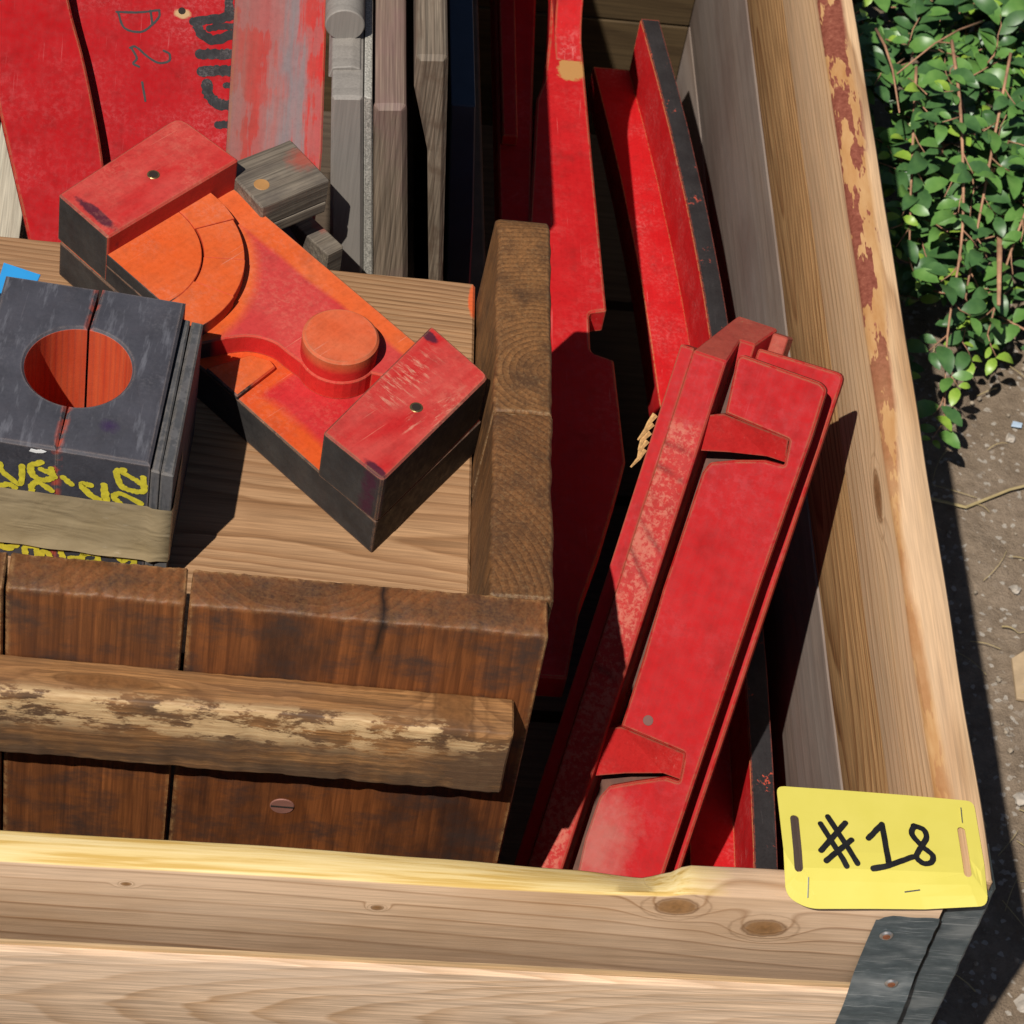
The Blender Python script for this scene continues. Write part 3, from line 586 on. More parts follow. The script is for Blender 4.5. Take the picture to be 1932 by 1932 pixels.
# side wall: lower plank, upper plank with waney edge
bm = box(NB(), 1.2, 27, 12, BY * 1000, 356, 456.5, 1.4, 'y', 60, 0.8, 6); up_part('plank', bm, m_right_low, smooth=40)
prof = [(0, 459), (26.5, 459), (28, 461), (28, 546), (26.5, 548.5), (20, 550), (9, 549), (2, 546), (0, 543)]
bm = prism(NB(), prof, 12, BY * 1000, 0.0012, axes((0, 0, 0), Vector((1, 0, 0)), Vector((0, 0, 1)), Vector((0, 1, 0))), 120)
for v in bm.verts:
    if v.co.z > .54: v.co.z += 0.0016 * noise.noise(Vector((v.co.x * 60, v.co.y * 11, 0))); v.co.x += 0.0012 * noise.noise(Vector((v.co.z * 20, v.co.y * 7, 3)))
    v.co.x += 0.0008 * noise.noise(Vector((0, v.co.y * 9, v.co.z * 20)))
up_part('plank', bm, m_right_top, smooth=35, label='side plank with strips of red-brown bark along its top')
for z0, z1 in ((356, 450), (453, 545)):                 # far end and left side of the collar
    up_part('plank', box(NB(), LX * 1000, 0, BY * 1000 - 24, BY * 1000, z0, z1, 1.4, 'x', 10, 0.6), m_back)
    up_part('plank', box(NB(), LX * 1000 - 26, LX * 1000, 0, BY * 1000, z0, z1, 1.4, 'y', 10, 0.6), m_right_low)
# hinge
bm = NB(); cols = lin(-.0385, -.0004, 8); rows = lin(.357, .5265, 40); vs = []
for z in rows:
    yy = -.0022 - .0045 * (1 - min(1, max(0, (z - .436) / .03))) + 0.0006 * noise.noise(Vector((3, z * 60, 0)))
    r = []
    for k, x in enumerate(cols):
        zz = z
        if z > .5255: zz = z - (0.0045 if k == 0 else 0.0012 if k == 1 else 0)
        xx = x + (0.0007 * noise.noise(Vector((9, z * 130, 0))) if k == 8 else 0) + (0.0014 if (k == 0 and z > .5225) else 0)
        r.append(bm.verts.new((xx, yy + (0.0003 * math.sin(x * 300 + z * 90)), zz)))
    vs.append(r)
for a, b in zip(vs, vs[1:]):
    for i in range(8): bm.faces.new((a[i], a[i + 1], b[i + 1], b[i]))
bmesh.ops.solidify(bm, geom=bm.faces[:], thickness=0.0018)
hinge = up_part('corner_hinge', bm, m_zinc, smooth=40)
for x, z in ((-28.7, 507), (-14.1, 458), (-15.7, 409), (-28.0, 372)):
    yy = -3.6 if z > 480 else (-7.6 if z < 440 else -5.6)
    M = axes((0, 0, 0), Vector((1, 0, 0)), Vector((0, 0, 1)), Vector((0, -1, 0)))
    rv = part('rivet', cyl(NB(), (x, z), 4.2, -yy - 1.5, -yy + .7, 20, 0.0009, M), m_rivet, hinge, smooth=30)
    part('rivet_hollow', cyl(NB(), (x, z), 2.4, -yy, -yy + .95, 14, 0.0002, M), m_rust, hinge)
bm = NB(); vs = []
for z in lin(.357, .5435, 60):                            # hinge leaf wrapping the end of the side wall
    wob = 0.0016 * noise.noise(Vector((4, 1, z * 70)))
    pts = [(.0062, .030), (.0058, .0105), (.0068, .0086), (.0285 + wob, .0082), (.0302 + wob, .0098), (.0302 + wob, .042)]
    vs.append([bm.verts.new((x, y, z)) for x, y in pts])
for a, b in zip(vs, vs[1:]):
    for i in range(5): bm.faces.new((a[i], a[i + 1], b[i + 1], b[i]))
bmesh.ops.solidify(bm, geom=bm.faces[:], thickness=0.0014)
up_part('corner_hinge', bm, m_zinc, smooth=40)
bm = prism(NB(), fillet([(-38, 340), (0, 340), (0, 420), (-38, 420)], 4), 0, 2, 0.0004, axes((-.001, BY - .0245, 0), Vector((1, 0, 0)), Vector((0, 0, 1)), Vector((0, -1, 0))))
up_part('corner_hinge', bm, m_zinc)
low_c = thing('pallet_collar', 'weathered grey pallet collar underneath the pale pine one', 'crate')
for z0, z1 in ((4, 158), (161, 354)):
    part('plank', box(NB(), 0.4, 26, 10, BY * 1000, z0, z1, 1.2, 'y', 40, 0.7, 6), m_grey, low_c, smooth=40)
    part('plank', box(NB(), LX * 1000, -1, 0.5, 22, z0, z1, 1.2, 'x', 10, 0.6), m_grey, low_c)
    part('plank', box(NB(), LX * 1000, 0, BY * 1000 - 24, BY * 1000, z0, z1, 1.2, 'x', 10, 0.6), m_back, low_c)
    part('plank', box(NB(), LX * 1000 - 26, LX * 1000, 0, BY * 1000, z0, z1, 1.2, 'y', 10, 0.6), m_grey, low_c)
for k in range(5):
    y0 = 28 + k * 244; part('deck_board', box(NB(), LX * 1000 + 2, -2, y0, y0 + 232, 4, 22, 1.0, 'x', 4), m_deck, low_c)

# ------------------------------------------------------------------ old brown core box
BZ = 0.6458; FL = -80.0
cb = thing('core_box', 'old brown wooden core box with open back, worn batten across its front', 'core box', frame((-0.2455, 0.096, BZ), -1.75))
H0 = -340
for k, (x0, x1, mt) in enumerate(((-208.2, 0, m_boxfront), (-311, -210.6, m_boxfront2), (-462, -312.5, m_boxfront))):
    bm = NB(); pr_ = fillet([(0, H0), (26, H0), (26, 0), (18, .4), (9, -.3), (1.2, -.8), (0, -2.5)], 0.7, 1)
    prism(bm, pr_, x0, x1, 0.0010, YZ, 130)
    for v in bm.verts:
        v.co += noise.noise_vector(v.co * 40 + Vector((k, 0, 0))) * 0.0007
        if v.co.z > -.02:
            q = noise.noise(Vector((v.co.x * 260, v.co.y * 200, k))); q2 = noise.noise(Vector((v.co.x * 60, v.co.y * 90, k + 4)))
            v.co.z += 0.0009 * q - 0.0022 * max(0, q2) * (1 if v.co.y < .02 else .4); v.co.y += 0.0007 * q2
        if k == 0 and v.co.x > -.02: v.co.x -= 0.004 * max(0, (v.co.x + .02) / .02) * max(0, (v.co.z + .02) / .02)
    part('front_board', bm, mt, cb, smooth=40)
bm = NB(); prism(bm, fillet([(-28, -119), (-1, -119.5), (-0.4, -61), (-14, -60.2), (-26.5, -60), (-28, -64), (-28.3, -90)], [1.6, 1, 1, 1, 1.2, 1.2, 1], 3), -462, -13.5, 0.0012, YZ, 220)
for v in bm.verts:
    v.co += noise.noise_vector(v.co * 22) * 0.0005 + noise.noise_vector(v.co * 170) * 0.0004
    if v.co.y < -.024: v.co.z -= 0.003 * max(0, noise.noise(Vector((v.co.x * 35, 1, 0)))) * (1 if v.co.z > -.075 else 0); v.co.y += 0.0018 * max(0, noise.noise(Vector((v.co.x * 70, v.co.z * 60, 5))))
    if v.co.x > -.03: v.co.x -= .0015
batten = part('batten', bm, m_batten, cb, smooth=40, label='worn batten with rubbed pale lip')
scr = part('screw', cyl(NB(), (-141, -189), 7.6, -1, 0.8, 24, 0.0005, axes((0, 0, 0), Vector((1, 0, 0)), Vector((0, 0, 1)), Vector((0, -1, 0)))), plain('old_screw', (0.26, 0.115, 0.085), 0.6, 0.2), cb)
part('slot', box(NB(), -148, -134, -1.2, -0.6, -189.7, -188.3, 0.1, 'x', 1), m_hole, scr)
# bevelled right wall in two lengths
for k, (y0, y1, mt) in enumerate(((26.6, 172, m_endgrain2), (172.6, 349, m_endgrain))):
    bm = NB(); prism(bm, fillet([(-47, H0), (0, H0), (0, -3), (-2, 0), (-12, .3), (-24, -.2), (-33, 0), (-35, -2)], 1.0, 2), y0, y1, 0.0012, axes((0, 0, 0), Vector((1, 0, 0)), Vector((0, 0, 1)), Vector((0, 1, 0))), 70)
    for v in bm.verts:
        v.co += noise.noise_vector(v.co * 30 + Vector((0, k * 5, 0))) * 0.0010
        if v.co.z > -.01: v.co.z += 0.0006 * noise.noise(v.co * 190); v.co.x += 0.0008 * noise.noise(v.co * 90 + Vector((4, 4, 4)))
        if k and v.co.y > .33: v.co.z -= 0.008 * ((v.co.y - .33) / .02) ** 2 * max(0, (v.co.z + .03) / .03)
        if v.co.x < -.02: v.co.x -= 0.003 * (1 - v.co.y / .335)
    part('side_wall', bm, mt, cb, smooth=40)
part('floor_board', box(NB(), -422, -40, 26.8, 361, FL - 22, FL, 1.6, 'x', 40, 0.8, 10), m_floor, cb, smooth=40)
part('side_wall', box(NB(), -462, -422.5, 26.6, 335, H0, 0, 2, 'y', 10, 0.8), m_sidegrain, cb)
part('end_board', box(NB(), -422, -47.5, 322, 346, H0, FL - 22.5, 2, 'x', 8, 0.8), m_sidegrain, cb)
part('nail_stub', tube(NB(), [(-.075, .028, FL * .001), (-.0755, .029, FL * .001 + .004), (-.074, .030, FL * .001 + .006)], .0012, .0009), plain('nail_metal', (0.3, 0.27, 0.25), 0.5, 0.6), cb)
ZF = BZ + FL * 0.001

# ------------------------------------------------------------------ orange and red casting pattern
op = thing('casting_pattern', 'orange and red wooden casting pattern with two raised end blocks and a round boss', 'pattern', frame((-0.3432, 0.2140, ZF), -44.5))
part('base', prism(NB(), fillet([(-303, 13), (-1, 1), (-17, 112), (-86, 117), (-258, 124), (-309, 123)], 1.5, 2), 0, 30, 0.0009), m_obase, op)
S = [(-170, 8.2), (-160, 30), (-152, 41), (-140, 47.5), (-128, 48), (-117, 48.5)]
Ssm = [tuple(p) for p in smooth_line(S, 5)]
arcb = [(-107 + 25.5 * math.cos(R(a)), 72 + 25.5 * math.sin(R(a))) for a in range(-98, 20, 12)]
plat = Ssm + arcb + [(-70, 84), (-64, 100), (-62, 116.5), (-86, 117.3), (-258, 124.5), (-262, 60), (-262, 12)]
part('plateau', prism(NB(), plat, 29.5, 45, 0.0009), m_oplat, op)
part('boss', prism(NB(), [(-107 + 24.2 * math.cos(2 * math.pi * k / 64), 72 + 24.2 * math.sin(2 * math.pi * k / 64)) for k in range(64)], 30, 61.5, 0.0016), m_oboss, op, smooth=30)
part('wedge', prism(NB(), fillet([(-158, 6.5), (-128, 5.2), (-131, 41.5), (-137, 43), (-149, 36.5)], 1.0, 2), 29.8, 34, 0.0010), m_opad, op)
cx, cy = -258, 17
def arcpts(r, a0, a1, n=14): return [(cx + r * math.cos(R(a0 + (a1 - a0) * k / n)), cy + r * math.sin(R(a0 + (a1 - a0) * k / n))) for k in range(n + 1)]
part('pad', prism(NB(), [(-257, 11.6)] + arcpts(57, -7.2, 90, 20) , 44.8, 54.5, 0.0005), m_opad, op)
for a0, a1, h, dr in ((-6.2, 21.8, 54.5, -0.25), (22.0, 45.1, 54.2, 0.5), (45.3, 70.8, 54.1, 0.8), (71, 90, 54.6, -0.25)):
    part('pad_segment', prism(NB(), arcpts(57.4 + dr * 1.2, a0, a1) + arcpts(85 - dr, a1, a0), 44.8, h, 0.0003), m_opad, op)
part('end_block', prism(NB(), fillet([(-305.5, 13.2), (-256.5, 11.4), (-257.5, 126), (-313, 124)], [2, 2, 2, 9], 3), 30.4, 70, 0.0012), m_oblock, op, label='end block with a smear of dark varnish on its corner')
part('end_block', prism(NB(), fillet([(-50.7, -.2), (-.2, 0.2), (-18, 112.5), (-71.5, 116)], [2, 4, 5, 2], 3), 30.4, 70, 0.0012), m_oblock, op, label='end block with paint rubbed down to wood')
for x, y in ((-28.8, 58.3), (-281.5, 72.9)):
    ins = part('brass_insert', cyl(NB(), (x, y), 4.3, 66, 70.35, 20, 0.0004), m_brass, op); part('insert_hole', cyl(NB(), (x, y), 2.9, 68, 70.5, 16, 0.0001), m_hole, ins)

# ------------------------------------------------------------------ black split block with a bore
bk = thing('casting_pattern', 'black split block with round orange bore and yellow brushed lettering, bound with tape', 'pattern', frame((-0.4805, 0.1886, ZF), -7.0))
bx_, by_, br_ = -54.5, 60, 31.5
def half(sg):
    n = 26; arc = [(bx_ + br_ * math.sin(math.pi * k / n) * sg, by_ - br_ * math.cos(math.pi * k / n)) for k in range(n + 1)]
    g0 = bx_ + sg * (0.7)
    if sg > 0: arc = [(max(x, g0), y) for x, y in arc]; return [(g0 - .3, -5)] + fillet([(0, -5), (-2, 127)], 0) + [(g0 + 1.2, 127)] + arc[::-1]
    arc = [(min(x, g0), y) for x, y in arc]; return [(g0 + 0.9, -5)] + arc + [(g0 + .4, 126), (-111, 125), (-110, -5)]
for sg in (1, -1):
    bm = prism(NB(), half(sg), 0, 106, 0.0016, None, 1)
    for v in bm.verts:
        if v.co.z > .1 and v.co.y < 0.003: v.co.z -= 0.0022
    part('block_half', bm, m_block, bk)
for x0, x1, h in ((0.6, 6.0, 99.5), (6.4, 14, 98.5), (-124, -111.8, 99)):
    part('side_slab', prism(NB(), fillet([(x0, -5.5), (x1, -6), (x1 - 3.5, 119), (x0 - 3, 119.5)], 1), 0, h, 0.0011), m_slab, bk)
MF = axes((0, -.0052, 0), Vector((1, 0, 0)), Vector((0, 0, 1)), Vector((0, -1, 0)))
yl = [[(-87, 84), (-85, 77), (-75, 69), (-74, 85)], [(-63, 91), (-69, 86), (-67, 78), (-61, 76), (-55, 80), 4.2], [(-63, 85), (-58, 83), (-55.5, 81)], [(-57, 87), (-56, 81)],
      [(-68, 64), (-68, 70), (-64, 73), (-56.5, 67.5)], [(-87, 64), (-82, 67), (-78, 65), 4], [(-50, 81), (-45, 76)], [(-34, 78), (-39, 77), (-33, 69), (-25, 66), (-26, 80), 4.6],
      [(-15, 96), (-19, 93), (-16, 82), (-8, 79), (-3, 81), (-3.5, 92), 4.2], [(-15, 93), (-8, 89), (-4, 86), 3.6], [(-16, 66), (-20, 71), (-16, 75), (-4, 69), 4],
      [(-87, 11), (-82, 9), (-77, 13), 5], [(-71, 5), (-71, 13), (-65, 13), (-64, 6)], [(-62, 1), (-61, 10), (-57, 10), (-56.8, 3)], [(-50, 14), (-48.5, 9)], [(-44, 9), (-39, 10)],
      [(-36, 15), (-29, 16), (-28, 10), (-37, 8), (-36, 15)], [(-23, 18), (-20, 17)], [(-16, 18), (-13, 14), (-10, 17), (-6, 18), (-6, 11)]]
ych = [[yl[0]], yl[1:4], [yl[4]], [yl[5]], [yl[6]], [yl[7]], yl[8:10], [yl[10]], [yl[11]], [yl[12]], [yl[13]], [yl[14]], [yl[15], yl[16]], [yl[17]], [yl[18]]]
strokes('letter', ych, 3.9, MF, m_yellow_paint, bk, lift=0.25, rag=0.22)
part('paint_splash', prism(NB(), [(-70, 99), (-66, 98.4), (-62, 99.3), (-60, 101), (-63, 102), (-66, 101), (-69, 101.5)], 0.2, 0.5, 0.0001, MF), plain('white_paint', (0.75, 0.74, 0.72), 0.5), bk)
bm = NB(); path = [(-126, 30), (-126, -5.6), (-124, -6.8), (-110, -6.6)] + [(x, -6.2) for x in range(-104, -1, 4)] + [(0, -6.3), (3, -7.6), (8, -8.0), (14.4, -7.4), (15.1, -5), (13.8, 20), (13.2, 40)]
vs = []
for i, (x, y) in enumerate(path):
    top = 66 + 0.05 * (x + 50); bot = 18.5 + 0.06 * (x + 55); r = []
    for k in range(9):
        z = bot + (top - bot) * k / 8; wr = 0.9 * noise.noise(Vector((x * .06, z * .16, 0))) + (2.2 * max(0, 1 - k / 1.3) * (1 + .4 * noise.noise(Vector((x * .05, 3, 3)))) if -115 < x < 8 else 0)
        r.append(bm.verts.new((x * .001, (y - abs(wr) - .1) * .001, (z + 0.6 * noise.noise(Vector((x * .04, 7, k * .1)))) * .001)))
    vs.append(r)
for a, b in zip(vs, vs[1:]):
    for i in range(8): bm.faces.new((a[i], b[i], b[i + 1], a[i + 1]))
part('tape', bm, m_tape, bk, smooth=True, label='strip of tan parcel tape')
tag(part('plastic_card', prism(NB(), [(-583, 318), (-579, 352), (-556, 344), (-562, 318)], 655, 656.2, 0.0003), m_bluecard), 'corner of a flat blue plastic card behind the black block', 'card')

# ------------------------------------------------------------------ red pattern leaning in the corner
Lm = axes((-0.0533, 0.3477, 0.602), Vector((0.8994, -0.4269, 0.0936)).normalized(), Vector((0.2097, 0.6094, 0.7646)).normalized(), Vector((-0.3835, -0.6681, 0.6377)).normalized())
lp = thing('casting_pattern', 'long red grooved casting pattern leaning upright in the corner of the crate', 'pattern', Lm)
UN = axes((0, 0, 0), Vector((1, 0, 0)), Vector((0, 0, 1)), Vector((0, -1, 0)))       # outline in u,n ; extruded down the length
VB = -470
rail = part('rail', prism(NB(), fillet([(-90, 4), (-66.3, 4), (-68.5, -29), (-58, -29.5), (-52, -60), (-81, -60)], [2, 3, 1, 1, 2, 2], 3), 1, -VB, 0.0012, UN, 60), [m_lean, m_lean_end], lp)
for v in rail.data.vertices:
    if v.co.y > -.012: v.co.y += (.004 - v.co.z) * 0.42
for p in rail.data.polygons:
    if p.normal.y > 0.8: p.material_index = 1
o = part('edge_strip', prism(NB(), fillet([(-100, 0), (-90.3, 0), (-89, -14), (-98, -14)], 1), 0, -VB, 0.001, UN, 10), [m_lean, m_lean_end], lp)
padp = [(-61.5, 3), (-59, 6), (-4, 5), (1, 2), (1.5, -30), (-.5, -133), (-1, -334), (-1, VB), (-56, VB), (-57, -355), (-59, -335), (-58.4, -304), (-54.5, -295), (-39, -286), (-20.5, -276), (-10.7, -275.5), (-13, -256), (-59.3, -254), (-59.3, -205), (-61, -157), (-60.5, -119), (-60, -75), (-57, -67.5), (-41, -60.5), (-23.5, -54.7), (-10, -53.7), (-12, -37), (-57.7, -34)]
part('front_plate', prism(NB(), fillet(padp, [3, 2, 4, 5] + [1.5] * 30, 3), -9, 0, 0.0014), m_lean_pad, lp, smooth=35)
def lug(v0, v1, dv):
    bm = NB(); a = [(-69, v0 - 4, 0.6), (-58.4, v0 + .4, 0.4), (-12.6, v0 - 1.6, -0.2), (-10.8, v1 + 2, -6.5), (-24, v1 + 1.6, -8.0), (-48, v1 + 1 - dv * .5, -8.0), (-69, v1 - dv, -6.0)]
    t = [bm.verts.new((x * .001, y * .001, z * .001)) for x, y, z in a]; b = [bm.verts.new((x * .001, y * .001, -.02)) for x, y, z in a]
    bm.faces.new(t); bm.faces.new(b[::-1])
    for i in range(7): bm.faces.new((t[i], b[i], b[(i + 1) % 7], t[(i + 1) % 7]))
    bmesh.ops.triangulate(bm, faces=[f for f in bm.faces if len(f.verts) > 4])
    return bm
part('lug', lug(-34.8, -54.0, 9.5), m_red_lug, lp); part('lug', lug(-254.5, -277.0, 17), m_red_lug, lp)
part('core', prism(NB(), [(-66, -29), (-8, -29), (-8, -33), (-66, -33)], 3, -VB, 0.001, UN), m_groove_shade, lp)
part('rear_plate', prism(NB(), fillet([(-64, VB), (3, VB), (4, 12.5), (-56, 11)], [1, 1, 6, 2], 4), -42, -33, 0.0012), m_lean_pad, lp)
part('spacer', prism(NB(), fillet([(-52, -44), (-41, -44), (-40, -60), (-52, -60)], 2), -23, 400, 0.001, UN), m_lean_end, lp)
part('dowel', cyl(NB(), (-43, -243.7), 3.6, -2, 0.25, 16, 0.0002), plain('dark_filler', (0.14, 0.06, 0.05), 0.7), lp)
bm = NB()
for k in range(5): tube(bm, [(-.1025, -.050 - k * .006, -.004), (-.1045 - .001 * math.sin(k), -.056 - k * .0062, -.002), (-.1058 - .002 * math.sin(k * 1.7), -.063 - k * .0062, -.0005)], .0022, .0006, 5)
part('splinter', bm, plain('raw_splinter', (0.5, 0.28, 0.11), 0.8, 0, 0.4, 400), lp)

# ------------------------------------------------------------------ curved rim segment along the side wall
def rim_x(y): return -0.0225 - ((y - 0.54) ** 2) / (2 * 3.95) * (1.0 if y > .54 else 0.62)
rm = thing('casting_pattern', 'long curved red rim segment with black top edge lying along the side wall', 'pattern')
def sweep(prof, mat, name, y0=0.06, y1=1.098, n=90):
    bm = NB(); rings = []
    for y in lin(y0, y1, n):
        x0 = rim_x(y); wv = 0.0006 * noise.noise(Vector((1, y * 16, len(prof))))
        rings.append([bm.verts.new((x0 + x * .001 + wv, y, z * .001 + wv * .6)) for x, z in prof])
    m_ = len(prof)
    for a, b in zip(rings, rings[1:]):
        for i in range(m_): bm.faces.new((a[i], a[(i + 1) % m_], b[(i + 1) % m_], b[i]))
    bm.faces.new(rings[0]); bm.faces.new(rings[-1][::-1])
    return part(name, bm, mat, rm, smooth=35)
sweep(fillet([(-15.5, 150), (2, 150), (2, 282.3), (-15.5, 282.3)], 1.2, 2), m_rim, 'wall')
sweep(fillet([(-15, 282), (1.4, 282), (1.4, 284.2), (-15, 284.2)], .8, 2), m_rim_black, 'black_edge')
sweep(fillet([(-49, 186), (-15.2, 186), (-15.2, 224), (-49, 224)], 1.8, 2), m_rim, 'ledge')

# ------------------------------------------------------------------ red planks between box and rim
r1 = thing('red_plank', 'bright red plank with a notch in its edge and a curved rise', 'plank')
pl = [(-159, 985), (-158, 885), (-156, 767), (-152.5, 600), (-164, 597), (-166, 594), (-166.5, 559), (-165, 555), (-149.5, 549), (-146, 448), (-152, 424), (-166, 372), (-184, 315), (-196, 250), (-238, 250), (-224, 470), (-208, 690), (-198, 832), (-191, 856), (-185, 911), (-180, 985)]
part('board', prism(NB(), fillet(pl, 1.5, 2), 387, 410, 0.0014), paint('red_plank_paint', RED, scale=18, scuff=(0.6, 0.16, 0.14), scuff_amt=0.25, chip_th=0.80, seed=12, edge=(0.32, 0.16, 0.08),
     after=lambda g, c: g.mix(g.disc((-0.168, 0.871), (0.013, 0.0145), 0.15, 0.8, 130), c, (0.42, 0.21, 0.07))), r1)
prof = [(882, 410.2), (894, 410.6), (907, 412.5), (919, 416.5), (929, 423), (937, 432), (942, 443), (945, 452), (1040, 452), (1040, 390), (882, 390)]
part('rise', prism(NB(), prof, -181, -159, 0.0008, YZ), m_red, r1, smooth=30)
r2 = thing('red_plank', 'dark red plank half in shade beside the brown box', 'plank')
part('board', prism(NB(), fillet([(-232, 530), (-213, 530), (-201, 832), (-193, 985), (-229, 985)], 1.5, 2), 382, 408.5, 0.0014), m_red_curve, r2)
part('batten', prism(NB(), fillet([(-228, 775), (-216, 775), (-213, 985), (-227, 985)], 1), 408.6, 419, 0.001), m_red_curve, r2)

# ------------------------------------------------------------------ boards behind the box
HB = axes((-0.45, 0.48, 0.53), Vector((1, 0, 0)), Vector((0, .8660, .5)), Vector((0, -.5, .8660)))
h2 = thing('red_board', 'red painted board lettered in black marker and brushed paint', 'board', HB)
part('panel', prism(NB(), [(-104, -28), (60, -28), (60, 330), (-150, 330), (-130, 220), (-112, 120)], -16, 0, 0.0012), m_red_board, h2)
part('knot_hole', cyl(NB(), (-32.5, 188), 2.6, -1, .2, 12, 0.0001), m_hole, h2)
MI = Matrix.Identity(4)
strokes('letter', [[[(-77, 183), (-62, 184), (-48, 187)], [(-48, 187), (-48, 182), (-53, 175), (-60, 170), (-71, 172), (-76, 183)], [(-54, 186), (-52, 176)]],
    [[(-66, 158), (-62, 159), (-54, 153), (-46, 149), (-39, 151), (-39, 156), (-43, 158)], [(-65, 158), (-61, 151), (-63, 147), (-59, 145)]], [[(-56, 134), (-53, 121)]]], 1.6, MI, m_black_ink, h2, lift=0.2, rag=0.15)
strokes('letter', [[[(-24, 181), (-10, 184), (3, 188), 6.5], [(-22, 180), (-18, 173), (-9, 169), (3, 174), 7], [(-13, 177), (-6, 179), (3, 180), 5], [(-1, 200), (0, 189), 6]], [[(-18, 158), (-6, 159), (4, 160), 7.5], [(-16, 145.5), (-5, 147), (5, 148), 7.5]],
    [[(-12, 137), (-10, 129), (-3, 123.5), (7, 123), 7.6], [(1, 137), (7, 138), 4.5]], [[(-2.5, 108.3), (4, 109), 5.6]]], 6, MI, m_black_stencil, h2, lift=0.2, rag=0.18)
h1 = thing('red_board', 'plain red board with a long curved edge lying over the lettered board', 'board', HB)
edge1 = [(-122, 240), (-109, 181), (-97, 144), (-87, 108), (-79, 75), (-73, 40), (-70, 5), (-69, -20)]
edge0 = [(-114, -20), (-122, 8), (-137, 58), (-149, 98), (-160, 140), (-172, 200), (-180, 240)]
part('panel', prism(NB(), [tuple(p) for p in smooth_line(edge1, 4)] + [tuple(p) for p in smooth_line(edge0, 4)], 0.6, 19, 0.0012), m_red_curve, h1)
h3 = thing('worn_plank', 'red plank worn to streaky grey, lying over the lettered board', 'plank', HB)
part('panel', prism(NB(), fillet([(2, 330), (5, -24), (64, -24), (68, 60), (69, 90), (66, 199), (62, 330)], 2, 2), 0.6, 18, 0.0012), m_red_grey, h3)
ps = thing('pale_stick', 'pale bare stick beneath the curved red board', 'stick')
part('stick', box(NB(), -606, -583, 490, 760, 470, 500, 2, 'y', 8, 0.8), m_pale, ps)
# grey scrap
hs = thing('scrap_block', 'small grey scrap block with round plug and red paint traces', 'block', frame((-0.4115, 0.4935, 0.592), 36.0))
part('upper_piece', box(NB(), -29, 25, -23.5, 22, 9.2, 28, 1.2, 'x', 12, 0.5, 30), m_scrap, hs); part('lower_piece', box(NB(), -28.5, 24.5, -24, 21.5, 0, 9, 1.2, 'x', 12, 0.5, 30), m_scrap, hs)
part('plug', cyl(NB(), (-17, -5), 5.4, 26, 28.3, 20, 0.0004), plain('plug_wood', (0.36, 0.18, 0.06), 0.6), hs)
tag(part('scrap_stick', box(NB(), -.5, 14, -22, 46, -14, 8, 1, 'y', 6, 0.5), m_scrap), 'grey stick under the small scrap block', 'stick').matrix_world = frame((-0.388, 0.487, 0.562), 40)
# row of grey boards standing on edge
YX = axes((0, 0, 0), Vector((1, 0, 0)), Vector((0, 0, 1)), Vector((0, 1, 0)))
g5 = thing('grey_board', 'smooth grey board on edge carrying a round bar', 'board')
part('board', prism(NB(), fillet([(-385, 695), (-364, 697), (-312, 160), (-340, 160)], 2.5, 2), 485, 1215, 0.0022, YX, 4), m_greypat, g5)
part('seam_strip', prism(NB(), fillet([(-363.6, 697), (-358.2, 696), (-302, 160), (-311.4, 160)], 1, 2), 486, 1215, 0.001, YX, 30), m_glitter, g5)
part('round_bar', prism(NB(), [(-378 + 13.2 * math.cos(2 * math.pi * k / 40), 709 + 13.2 * math.sin(2 * math.pi * k / 40)) for k in range(40)], 541, 1215, 0.0008, YX), m_greypat, g5, smooth=30)
part('collar', prism(NB(), fillet([(-387, 688), (-366, 688), (-366, 698), (-372, 699.5), (-385, 697)], 1.5), 512, 560, 0.0008, YX), m_greypat, g5)
g6 = thing('grey_board', 'grained brown-grey plank on edge with chamfered end', 'board')
part('board', prism(NB(), fillet([(-357, 690), (-335, 692.5), (-274, 160), (-304, 160)], 4.5, 3), 485, 1215, 0.0036, YX, 30), m_greyplank, g6)
g7 = thing('grey_board', 'rough grey board on edge that tapers to a narrow foot', 'board')
part('board', prism(NB(), fillet([(-334, 735), (-332, 708), (-317, 654), (-303, 541), (-255, 160), (-243, 160), (-293, 541), (-313, 737)], 3.6, 3), 485, 1215, 0.0032, YX, 30), m_greystep, g7)
tag(part('shaded_board', prism(NB(), fillet([(-300, 650), (-283, 650), (-271, 545), (-236, 160), (-250, 160), (-291, 560)], 1), 540, 1215, 0.001, YX), m_shade_blue), 'board beside the tapering grey board, bluish shade put into its colour', 'board')

tag(part('gap_filler', box(NB(), -322, -304, 520, 1200, 24, 470, 2, 'y', 4), m_gap_filler), 'added dark filler low in the gap between the two grained grey boards', 'gap_filler')  # added to fill the gap so that it looks dark
tag(part('gap_filler', box(NB(), -262, -246, 520, 1200, 24, 430, 2, 'y', 4), m_gap_filler), 'added dark filler between the shaded board and the red planks', 'gap_filler')  # second added filler, blocks the view of lit surfaces behind
for o in (g5, g6, g7, bpy.data.objects['shaded_board']): o.location = (.0034, .03, -.0255)
